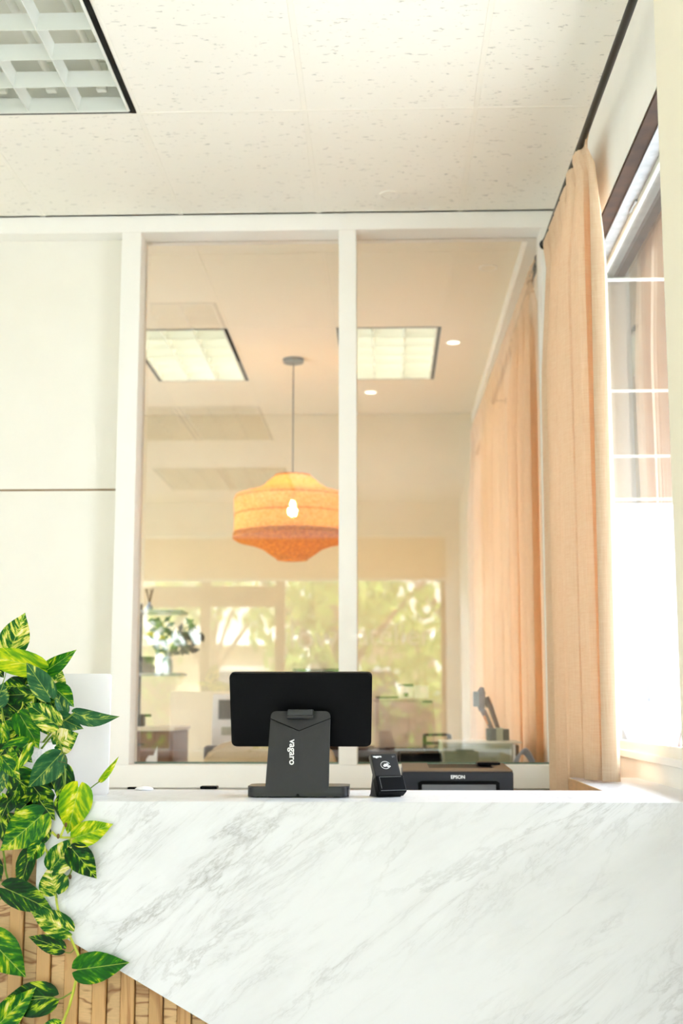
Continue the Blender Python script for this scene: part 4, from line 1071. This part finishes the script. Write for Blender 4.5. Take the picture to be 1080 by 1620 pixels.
# jointed brown lamp on the case
Yl = 5.80; zl = z1+.0085
def wl(px, py): return Vector((W(px, py, Yl).x, Yl, W(px, py, Yl).z))
dlp = thing('desk_lamp', 'folded brown jointed lamp with amber glint standing on the sage metal case', 'lamp', (wl(786, 0+1166).x, Yl, zl))
p = wl(786, 1166)
b = BM(); box(b, wl(769, 1160).x, wl(784, 1160).x, Yl-.04, Yl+.04, zl, wz(1152, Yl), .004, 2); box(b, wl(794, 1160).x, wl(804, 1160).x, Yl-.04, Yl+.04, zl, wz(1153, Yl), .004, 2); obj('base', b, M['blackmetal'], dlp)
b = BM(); box(b, wl(783.5, 1160).x, wl(794.5, 1160).x, Yl-.038, Yl+.038, zl, wz(1151, Yl), .003, 2); obj('base_band', b, M['sage'], dlp)
b = BM(); cyl(b, wl(778, 1154), wl(764, 1124), .010, .013); obj('lower_arm', b, M['lampwood'], dlp)
b = BM(); cyl(b, wl(788, 1153), wl(774, 1114), .009, .012); obj('upper_arm', b, M['lampwood'], dlp)
b = BM(); cyl(b, wl(772, 1146)+Vector((-.003, -.012, 0)), wl(766, 1132)+Vector((-.003, -.013, 0)), .004, .005); obj('amber_strip', b, M['amber'], dlp)  # orange glint put in as an amber coloured strip
b = BM()
for a, c, r0, r1 in (((762, 1125), (760, 1110), .012, .020), ((760, 1110), (761, 1095), .020, .018), ((761, 1095), (762, 1087), .018, .008), ((774, 1118), (768, 1103), .016, .014)):
    cyl(b, wl(*a), wl(*c), r0, r1)
obj('lamp_head', b, M['lampwood'], dlp)
b = BM(); box(b, wl(748.5, 1110).x, wl(757, 1110).x, Yl-.02, Yl+.02, wz(1118, Yl), wz(1094, Yl), .006, 2); obj('reflector', b, M['grey'], dlp)
# thin dark green strip at the back, stands in for a reflection in the glass
Y = YB-.2
b = BM(); box(b, wx(463, Y), wx(560, Y), Y, YB-.001, wz(1063, Y), wz(1058, Y), .003, 1)
tag(obj('wall_shelf', b, mat('dark_green_paint', (44, 64, 44), .5, var=.1)), 'thin dark green wall shelf above the terminal, on the far wall', 'shelf')

# ------------------------------------------------------------------ outdoors
def ground(name, x0, x1, y0, y1, z0, z1, m):
    b = BM(); box(b, x0, x1, y0, y1, z0, z1); return tag(obj(name, b, M[m], smooth=False), kind='structure')
ground('pavement', .9, 6.0, -5.0, 60, -.2, -.02, 'sidewalk_concrete')
ground('parking_lot', 6.0, 60, -5.0, 60, -.25, -.06, 'concrete')
ground('side_yard', -40, XL-.2, -5.0, 60, -.2, -.02, 'concrete')
ground('sidewalk', -30, .9, -5.0, -2.5, -.2, -.02, 'sidewalk_concrete')
ground('road', -40, 60, -12.0, -5.0, -.25, -.08, 'asphalt')
ground('lawn', -40, 60, -40, -12.0, -.25, -.03, 'lawn')
# overhang along the side window wall
ov = thing('roof_overhang', None, None, (1.65, 5, H+1.70), kind='structure')
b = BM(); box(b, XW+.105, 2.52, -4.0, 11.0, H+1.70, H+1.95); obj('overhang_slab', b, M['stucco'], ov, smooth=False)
b = BM(); box(b, 2.52, 2.56, -4.0, 11.0, H+1.66, H+2.05, .004, 1); obj('fascia', b, M['whitemetal'], ov, smooth=False)
for i in range(8):
    y = 5.08-1.87*4+1.87*i
    b = BM(); box(b, XW+.105, 2.52, y-.012, y+.012, H+1.694, H+1.7005); obj('soffit_strip', b, M['whitemetal'], ov, smooth=False)
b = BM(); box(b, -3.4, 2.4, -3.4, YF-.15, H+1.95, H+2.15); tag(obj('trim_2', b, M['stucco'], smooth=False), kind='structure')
for i, y in enumerate((5.9, 9.2)):
    b = BM(); cyl(b, (2.25, y, -.02), (2.25, y, H+1.70), .06, seg=14); tag(obj('overhang_post_%d' % (i+1), b, M['whitemetal']), kind='structure')

def car(x, y, rz, m, lab, s=1.0):
    t = thing('parked_car', lab, 'car', (x, y, -.06), (0, 0, rz), 'cars parked outside the side window')
    t.scale = (s, s, s)
    b = BM(); prism(b, [(-2.3, .32), (2.3, .32), (2.34, .72), (2.22, .98), (1.2, 1.10), (-1.9, 1.16), (-2.28, 1.0), (-2.34, .6)], 'y', -.88, .88)
    bmesh.ops.bevel(b, geom=b.edges[:], offset=.07, segments=2, affect='EDGES'); obj('car_body', b, m, t, world=False)
    b = BM(); prism(b, [(-1.95, 1.12), (1.2, 1.08), (.55, 1.68), (-1.45, 1.72)], 'y', -.76, .76)
    bmesh.ops.bevel(b, geom=b.edges[:], offset=.06, segments=2, affect='EDGES'); cb_ = obj('cabin', b, m, t, world=False)
    for y0_ in (-.775, .765):
        for pl_ in ([(-1.6, 1.2), (-.5, 1.19), (-.5, 1.6), (-1.32, 1.62)], [(-.4, 1.19), (.85, 1.17), (.48, 1.58), (-.4, 1.6)]):
            b = BM(); prism(b, pl_, 'y', y0_, y0_+.012); obj('side_window', b, M['darkglass'], cb_, world=False, smooth=False)
    b = BM(); b.faces.new([b.verts.new(v) for v in ((1.13, -.62, 1.16), (1.13, .62, 1.16), (.64, .56, 1.63), (.64, -.56, 1.63))]); obj('windscreen', b, M['darkglass'], cb_, world=False)
    for sx in (-1.4, 1.45):
        for sy in (-.86, .86):
            b = BM(); cyl(b, (sx, sy-.1, .34), (sx, sy+.1, .34), .34, seg=20); w_ = obj('wheel', b, M['rubber'], t, world=False)
            b = BM(); cyl(b, (sx, sy-.105, .34), (sx, sy+.105, .34), .19, seg=14); obj('hub', b, M['galv'], w_, world=False)
    for sy in (-.62, .62):
        b = BM(); box(b, 2.26, 2.34, sy-.16, sy+.16, .74, .90, .02, 1); obj('headlight', b, M['white'], t, world=False)
car(8.2, 36.5, radians(-70), M['carpaint'], 'pale silver car parked outside, nearer to the curtain edge', 1.25)
car(10.6, 37.5, radians(-70), M['carpaint2'], 'white car parked outside, nearer to the pillar', 1.25)

def leafcloud(b, c, r, n, rnd, s=.12):
    for _ in range(n):
        v = Vector((rnd.gauss(0, 1), rnd.gauss(0, 1), rnd.gauss(0, 1))).normalized()*r*(rnd.random()**.4)
        p = c+Vector((v.x, v.y, v.z*.75)); q = Euler((rnd.uniform(0, 6), rnd.uniform(0, 6), rnd.uniform(0, 6))).to_matrix()
        vs = [b.verts.new(p+q @ Vector(k)*s) for k in ((-1, 0, 0), (0, -.5, 0), (1, 0, .1), (0, .5, 0))]
        b.faces.new(vs)
def tree(x, y, h, r, lab, seed, n=1500, low=.45):
    rnd = random.Random(seed); t = thing('leafy_tree', lab, 'tree', (x, y, -.03))
    b = BM(); tube(b, smooth_path([(x, y, -.05), (x+.1, y, h*.3), (x-.05, y, h*.7)], 4), .16, 10, r1=.07)
    for i in range(5):
        a = i*1.26; tube(b, smooth_path([(x, y, h*.35), (x+cos(a)*r*.4, y+sin(a)*r*.4, h*.55), (x+cos(a)*r*.8, y+sin(a)*r*.8, h*.72)], 3), .06, 6, r1=.02)
    obj('trunk', b, M['bark'], t)
    b = BM()
    for i in range(9):
        a = rnd.uniform(0, 6.28); rr = rnd.uniform(.2, .8)*r
        leafcloud(b, Vector((x+cos(a)*rr, y+sin(a)*rr, h*rnd.uniform(low, .95))), r*.45, n//9, rnd)
    o = obj('crown', b, M['tree'], t, smooth=False)
tree(-.7, -7.6, 4.6, 1.9, 'leafy street tree across the sidewalk, reflected in the right pane', 2, 1500, .38)
tree(-3.4, -14.5, 5.2, 1.8, 'small garden tree beside the house across the road', 4, 1000)
tree(1.6, -13.5, 6.0, 2.4, 'broad garden tree across the road, right of the street tree', 6, 1400, .3)
tree(16.0, 52.0, 8.5, 3.6, 'pale green tree beyond the parking lot, seen through the side window', 8, 1300)
# house across the road
hs = thing('house', 'pale house with grey hipped roof and garage across the road, seen as a reflection', 'house', (-4.5, -19, -.03))
b = BM(); box(b, -13, 2.5, -24, -18.5, -.03, 2.9); obj('wall', b, M['housewall'], hs, smooth=False)
b = BM(); prism(b, [(-13.8, 2.8), (3.3, 2.8), (.6, 4.7), (-11, 4.7)], 'y', -24.4, -17.9); obj('roof', b, M['rooftile'], hs, smooth=False)
b = BM(); box(b, -13.8, 3.3, -17.95, -17.8, 2.65, 2.9); obj('fascia', b, M['whitemetal'], hs, smooth=False)
for xx in (-11, -8.0, -4.9, -1.8, 1.2):
    b = BM(); box(b, xx-.13, xx+.13, -18.1, -17.85, 0, 2.66); obj('porch_column', b, M['whitemetal'], hs, smooth=False)
for i, xx in enumerate((-10.4, -3.2, -.4)):
    b = BM(); box(b, xx-.7, xx+.7, -18.56, -18.44, .9, 2.2); f = obj('window_frame', b, M['whitemetal'], hs, smooth=False)
    b = BM(); box(b, xx-.6, xx+.6, -18.45, -18.42, 1.0, 2.1); obj('pane', b, M['darkglass'], f, smooth=False)
b = BM(); box(b, -9.0, -6.2, -18.55, -18.42, 0, 2.2, .01, 1); obj('garage_door', b, M['white'], hs, smooth=False)

for hx0, hx1, hh, lab in ((-10.5, -4.3, 1.9, 'clipped green hedge before the pale house, left one, seen as a reflection'), (-2.6, 2.8, 1.5, 'clipped green hedge before the pale house, right one, seen as a reflection')):  # hedges added to darken the bright house in the reflection
    t = thing('hedge', lab, 'hedge', ((hx0+hx1)/2, -16.6, -.03), group='hedges across the road')
    b = BM(); box(b, hx0+.1, hx1-.1, -16.95, -16.25, -.03, hh-.1, .15, 2); obj('hedge_core', b, M['bark'], t)
    b = BM(); rnd = random.Random(int(hh*10))
    for _ in range(1500):
        p = Vector((rnd.uniform(hx0, hx1), rnd.choice((-16.2, -17.0, rnd.uniform(-17, -16.2)))+rnd.uniform(-.08, .08), rnd.uniform(0, hh)))
        if -16.9 < p.y < -16.3: p.z = hh+rnd.uniform(-.08, .06)
        q = Euler((rnd.uniform(0, 6), rnd.uniform(0, 6), rnd.uniform(0, 6))).to_matrix()
        b.faces.new([b.verts.new(p+q @ Vector(k)*.11) for k in ((-1, 0, 0), (0, -.6, 0), (1, 0, .1), (0, .6, 0))])
    obj('hedge_leaves', b, M['tree'], t, smooth=False)

# ------------------------------------------------------------------ the pothos
PX = W(24, 1220, 3.40).x
pp = thing('potted_pothos', 'variegated pothos trailing from a stone pot over the left end of the counter', 'plant', (PX, 3.405, CT+.0005))
prr = W(87, 1180, 3.40).x-PX; zrim = W(60, 1176, 3.31).z; hp = zrim-CT
b = BM(); lathe(b, [(prr*.80, .0), (prr*.86, .006), (prr, hp-.006), (prr*.99, hp), (prr*.90, hp), (prr*.89, hp-.02), (.001, hp-.02)], (PX, 3.405, CT+.0005), 40); obj('pot', b, M['pot'], pp)
b = BM(); lathe(b, [(.001, .004), (prr*.5, .006), (prr*.885, -.001), (prr*.885, -.012), (.001, -.012)], (PX, 3.405, CT+hp-.008), 32)
for v in b.verts: v.co.z += random.uniform(-.002, .003)
obj('soil', b, M['soil'], pp)

VINES = [  # (points [px, py, Y], start radius, end radius, material)
 ([(62, 1182, 3.36), (80, 1160, 3.34), (92, 1146, 3.34), (106, 1137, 3.34), (118, 1127, 3.35)], .0028, .0020, 'petiole'),
 ([(66, 1184, 3.345), (84, 1164, 3.315), (95, 1178, 3.30), (101, 1203, 3.29), (103, 1230, 3.285), (100, 1262, 3.28), (101, 1296, 3.272), (104, 1305, 3.268)], .0026, .0024, 'petiole'),
 ([(82, 1316, 3.262), (90, 1323, 3.262), (100, 1325, 3.262), (122, 1325, 3.262)], .0030, .0026, 'stem'),
 ([(104, 1302, 3.266), (98, 1318, 3.264), (95, 1324, 3.263)], .0028, .0028, 'stem'),
 ([(62, 1330, 3.268), (72, 1344, 3.268), (84, 1368, 3.267), (87, 1395, 3.266), (88, 1412, 3.266), (92, 1440, 3.266), (102, 1462, 3.264), (108, 1476, 3.262), (118, 1498, 3.262), (125, 1516, 3.262), (122, 1540, 3.262), (118, 1560, 3.262), (110, 1590, 3.262), (98, 1622, 3.262), (92, 1640, 3.262)], .0026, .0036, 'stem'),
 ([(4, 1340, 3.28), (7, 1358, 3.278), (9, 1378, 3.277), (13, 1394, 3.276), (15, 1408, 3.276), (8, 1414, 3.276), (-3, 1426, 3.276)], .0026, .0024, 'petiole'),
 ([(119, 1361, 3.268), (114, 1375, 3.268), (110, 1384, 3.268), (106, 1387, 3.268)], .0016, .0022, 'petiole'),
 ([(158, 1236, 3.30), (148, 1243, 3.295), (138, 1252, 3.29), (126, 1268, 3.285), (106, 1300, 3.27)], .0013, .0020, 'petiole'),
 ([(50, 1085, 3.37), (51, 1098, 3.37), (52, 1112, 3.37), (44, 1130, 3.37), (30, 1150, 3.38)], .0036, .0030, 'stem'),
 ([(2, 1130, 3.36), (8, 1146, 3.355), (14, 1152, 3.35), (26, 1152, 3.35)], .0040, .0034, 'stem'),
 ([(36, 1110, 3.35), (34, 1120, 3.35), (22, 1133, 3.35), (9, 1141, 3.35)], .0016, .0016, 'stem'),
 ([(36, 1128, 3.345), (44, 1120, 3.345), (50, 1112, 3.345)], .0036, .0030, 'stem'),
 ([(50, 1576, 3.27), (82, 1578, 3.27), (92, 1581, 3.268), (104, 1576, 3.265), (117, 1567, 3.263)], .0015, .0019, 'petiole'),
 ([(96, 1501, 3.266), (102, 1506, 3.265), (112, 1507, 3.264), (119, 1499, 3.263)], .0009, .0012, 'petiole'),
 ([(3, 1120, 3.33), (5, 1135, 3.34), (6, 1150, 3.35)], .0018, .0018, 'petiole'),
 ([(71, 1100, 3.34), (72, 1110, 3.35), (70, 1124, 3.36)], .0018, .0018, 'petiole'),
 ([(92, 1124, 3.345), (94, 1140, 3.34), (93, 1152, 3.34)], .0008, .0008, 'node'),
 ([(98, 1188, 3.285), (106, 1206, 3.285), (100, 1206, 3.285), (92, 1204, 3.285)], .0007, .0005, 'node'),
 ([(10, 1055, 3.40), (8, 1070, 3.40), (3, 1084, 3.40)], .0011, .0014, 'petiole'),
]
for pts, r0, r1, mm in VINES:
    b = BM(); tube(b, smooth_path([W(*q) for q in pts], 5), r0, 8, r1=r1); obj('stem' if mm != 'node' else 'aerial_root', b, M[mm], pp)
for q in ((107, 1478, 3.259), (104, 1305, 3.262), (111, 1387, 3.265), (92, 1323, 3.259)):
    p = W(*q); b = BM(); bmesh.ops.create_icosphere(b, subdivisions=2, radius=.0042, matrix=Matrix.Translation(p) @ Matrix.Diagonal((.9, .9, 1.5, 1))); obj('node_bud', b, M['node'], pp)

PROF = [(0, .16), (.012, .38), (.04, .60), (.09, .80), (.16, .93), (.25, 1.0), (.36, 1.0), (.48, .92), (.6, .77), (.71, .58), (.81, .38), (.89, .21), (.95, .09), (.985, .03), (1, .0)]
def clear(q):
    # leaves lie on what they touch: in front of the counter face, outside the pot, before the board
    LIFT = .0013*(len(pp.children) % 11)
    if q.z < CT+.004: q.y = min(q.y, YC-.0245-LIFT)
    elif q.z < CT+hp+.004:
        d = Vector((q.x-PX, q.y-3.405))
        if d.length < prr+.003 and abs(q.x-PX) < prr: q.y = 3.405-sqrt(max(0, (prr+.003)**2-(q.x-PX)**2))-LIFT
    q.y = min(q.y, bdY-.004-LIFT)
    return q
def leaf(bx, by, tx, ty, w, Y, kind, roll=0, fold=.28, droop=.12, dy=0.0, lobe=.13, curl=0.0, side=0.0):
    B, Tp = W(bx, by, Y), W(tx, ty, Y+dy)
    a = Tp-B; L = a.length; a.normalize()
    n = (CAM-B); n = (n-a*n.dot(a)).normalized(); n = Matrix.Rotation(radians(roll), 3, a) @ n; s = a.cross(n).normalized()
    hw = w/2/F*Y/max(.35, cos(radians(roll)))
    NV = 4; b = BM(); uvl = b.loops.layers.uv.new('UVMap'); rows = []; uvs = {}
    phs = random.uniform(0, 6)
    for u, f in PROF:
        row = []
        cnt = range(-NV, NV+1)
        for j in cnt:
            v = j/NV; av = abs(v)
            al = u*L - lobe*L*sin(min(1, av*1.15)*pi/2)**1.5*max(0, 1-u*3.0)
            off = n*(fold*av*hw*f - droop*L*(u-.25)**2*1.6 + .05*hw*sin(u*11+phs+(2 if v > 0 else 0))*av*f - curl*hw*(av**2)*f)
            lat = v*hw*f + side*L*sin(pi*u)
            q = clear(B+a*al+s*lat+off); vt = b.verts.new(q); uvs[vt] = (u, .5+v*.5*f); row.append(vt)
        rows.append(row)
    for r0, r1 in zip(rows, rows[1:]):
        for j in range(len(r0)-1):
            f = b.faces.new((r0[j], r1[j], r1[j+1], r0[j+1]))
            for lp in f.loops: lp[uvl].uv = uvs[lp.vert]
    bmesh.ops.remove_doubles(b, verts=rows[-1], dist=1e-5)
    b.normal_update()
    me = bpy.data.meshes.new('leaf'); b.to_mesh(me); b.free(); me.materials.append(M['leaf_'+kind])
    for p_ in me.polygons: p_.use_smooth = True
    me.transform(wloc(pp).inverted())
    o = bpy.data.objects.new('leaf', me); C.objects.link(o); o.parent = pp
    # short midrib/petiole start
    return o
LEAVES = [
 # upper crown
 (16, 1030, 39.5, 969, 47, 3.42, 'cream', -8, .2, .05), (62, 1056, -44, 1030, 42, 3.365, 'lime', 0, .1, .16),
 (66, 1066, 121, 1029, 27, 3.40, 'green', 10, .3, .1), (78, 1101, 41, 1047, 37, 3.335, 'grey', 0, .35, .08),
 (82, 1090, 98, 1058, 34, 3.44, 'cream', 10, .2, .1), (88, 1090, 118, 1116, 30, 3.385, 'green', -20, .3, .2),
 (101, 1128, 88, 1094, 20, 3.37, 'grey', 20, .5, .1), (117, 1128, 188, 1134, 26, 3.35, 'grey', 6, .3, .12, 0, .06, 0, .09),
 (89, 1146, 40, 1111, 38, 3.305, 'cream', 0, .2, .1), (32, 1132, 63, 1184, 38, 3.335, 'green', 0, .3, .08),
 (89, 1178, 123, 1160, 42, 3.32, 'cream', -10, .25, .14), (92, 1134, 131, 1154, 28, 3.365, 'grey', 20, .3, .1),
 (93, 1196, 44, 1248, 44, 3.285, 'grey', -10, .3, .12), (42, 1178, -12, 1226, 44, 3.30, 'mixed', 6, .4, .12),
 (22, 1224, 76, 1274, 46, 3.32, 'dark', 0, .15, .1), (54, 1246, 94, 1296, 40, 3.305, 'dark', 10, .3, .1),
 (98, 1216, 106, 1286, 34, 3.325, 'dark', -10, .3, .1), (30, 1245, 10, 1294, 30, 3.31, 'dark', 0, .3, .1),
 (66, 1290, 0, 1347, 58, 3.262, 'mixed', 0, .16, .12), (124, 1246, 107, 1321, 52, 3.262, 'lime', -4, .2, .14),
 (120, 1325, 178, 1304, 38, 3.258, 'lime', 0, .22, .1), (84, 1372, 121, 1324, 42, 3.262, 'cream', 0, .3, .1),
 (115, 1344, 153, 1390, 40, 3.255, 'dark', 0, .35, .12), (88, 1411, 78, 1370, 46, 3.258, 'cream', 0, .2, .14),
 (64, 1335, 43, 1364, 26, 3.262, 'mixed', 0, .3, .1), (50, 1346, 29, 1412, 28, 3.272, 'dark', 20, .6, .08),
 (72, 1308, 66, 1340, 26, 3.285, 'dark', 0, .3, .1), (12, 1405, 88, 1440, 44, 3.275, 'dark', 4, .2, .14),
 (108, 1472, 47, 1440, 38, 3.255, 'cream', 0, .3, .14), (98, 1500, 46, 1480, 28, 3.268, 'dark', 0, .2, .10),
 (124, 1534, 203, 1523, 47, 3.250, 'green', 0, .22, .12), (-18, 1484, 41, 1546, 56, 3.262, 'green', 0, .2, .12),
 (82, 1578, -4, 1588, 52, 3.270, 'dark', 0, .2, .16), (-14, 1632, 55, 1564, 44, 3.252, 'mixed', 0, .35, .14),
 (96, 1626, 62, 1626, 26, 3.262, 'mixed', 0, .2, .1), (157, 1236, 188.5, 1197, 10, 3.30, 'lime', 20, .9, .05, 0, .03),
 # left and inner leaves
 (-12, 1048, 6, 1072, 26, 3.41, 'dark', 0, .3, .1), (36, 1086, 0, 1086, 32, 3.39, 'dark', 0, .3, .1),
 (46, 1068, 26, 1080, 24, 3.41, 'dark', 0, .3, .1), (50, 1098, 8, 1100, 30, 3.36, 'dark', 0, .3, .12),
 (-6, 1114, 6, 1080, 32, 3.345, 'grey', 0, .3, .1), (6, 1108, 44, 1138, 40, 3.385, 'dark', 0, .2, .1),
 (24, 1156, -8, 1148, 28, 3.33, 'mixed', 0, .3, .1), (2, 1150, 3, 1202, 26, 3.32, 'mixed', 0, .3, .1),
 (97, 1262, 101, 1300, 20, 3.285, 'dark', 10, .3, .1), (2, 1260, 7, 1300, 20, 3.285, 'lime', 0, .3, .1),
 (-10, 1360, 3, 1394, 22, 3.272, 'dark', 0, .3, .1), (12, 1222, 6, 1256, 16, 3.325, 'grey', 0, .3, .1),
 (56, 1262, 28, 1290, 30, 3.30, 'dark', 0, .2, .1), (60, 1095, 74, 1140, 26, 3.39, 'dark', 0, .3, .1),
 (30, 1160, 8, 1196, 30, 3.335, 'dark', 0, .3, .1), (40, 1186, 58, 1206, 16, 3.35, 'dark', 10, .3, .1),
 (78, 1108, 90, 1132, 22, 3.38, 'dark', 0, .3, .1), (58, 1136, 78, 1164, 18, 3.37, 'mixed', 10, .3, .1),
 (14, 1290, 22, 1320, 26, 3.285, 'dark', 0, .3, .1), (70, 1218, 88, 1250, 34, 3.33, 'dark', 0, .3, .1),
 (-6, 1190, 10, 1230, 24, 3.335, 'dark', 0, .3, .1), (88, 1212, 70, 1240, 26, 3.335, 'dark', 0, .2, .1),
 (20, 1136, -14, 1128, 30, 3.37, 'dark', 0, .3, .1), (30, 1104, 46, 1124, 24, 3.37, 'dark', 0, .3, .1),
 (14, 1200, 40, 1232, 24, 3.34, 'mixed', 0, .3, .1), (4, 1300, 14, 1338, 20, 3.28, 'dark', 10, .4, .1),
]
for q in LEAVES: leaf(*q)
for bx, by, cx_, cy_, Y in ((93, 1196, 100, 1190, 3.29), (124, 1246, 108, 1290, 3.272), (66, 1290, 64, 1276, 3.28), (16, 1030, 20, 1060, 3.41), (62, 1056, 50, 1085, 3.37), (66, 1066, 56, 1092, 3.39), (88, 1090, 86, 1120, 3.37), (32, 1132, 38, 1120, 3.355),
                           (42, 1178, 36, 1166, 3.33), (22, 1224, 30, 1210, 3.33), (88, 1411, 90, 1420, 3.262), (12, 1405, 14, 1400, 3.276), (89, 1178, 86, 1166, 3.325), (54, 1246, 60, 1228, 3.32), (98, 1216, 101, 1206, 3.30), (115, 1344, 119, 1362, 3.262)):
    b = BM(); A, D = W(bx, by, Y-.002), W(cx_, cy_, Y); tube(b, smooth_path([A, (A+D)/2+Vector((.002, -.004, 0)), D], 4), .0013, 6, r1=.0016); obj('petiole', b, M['petiole'], pp)
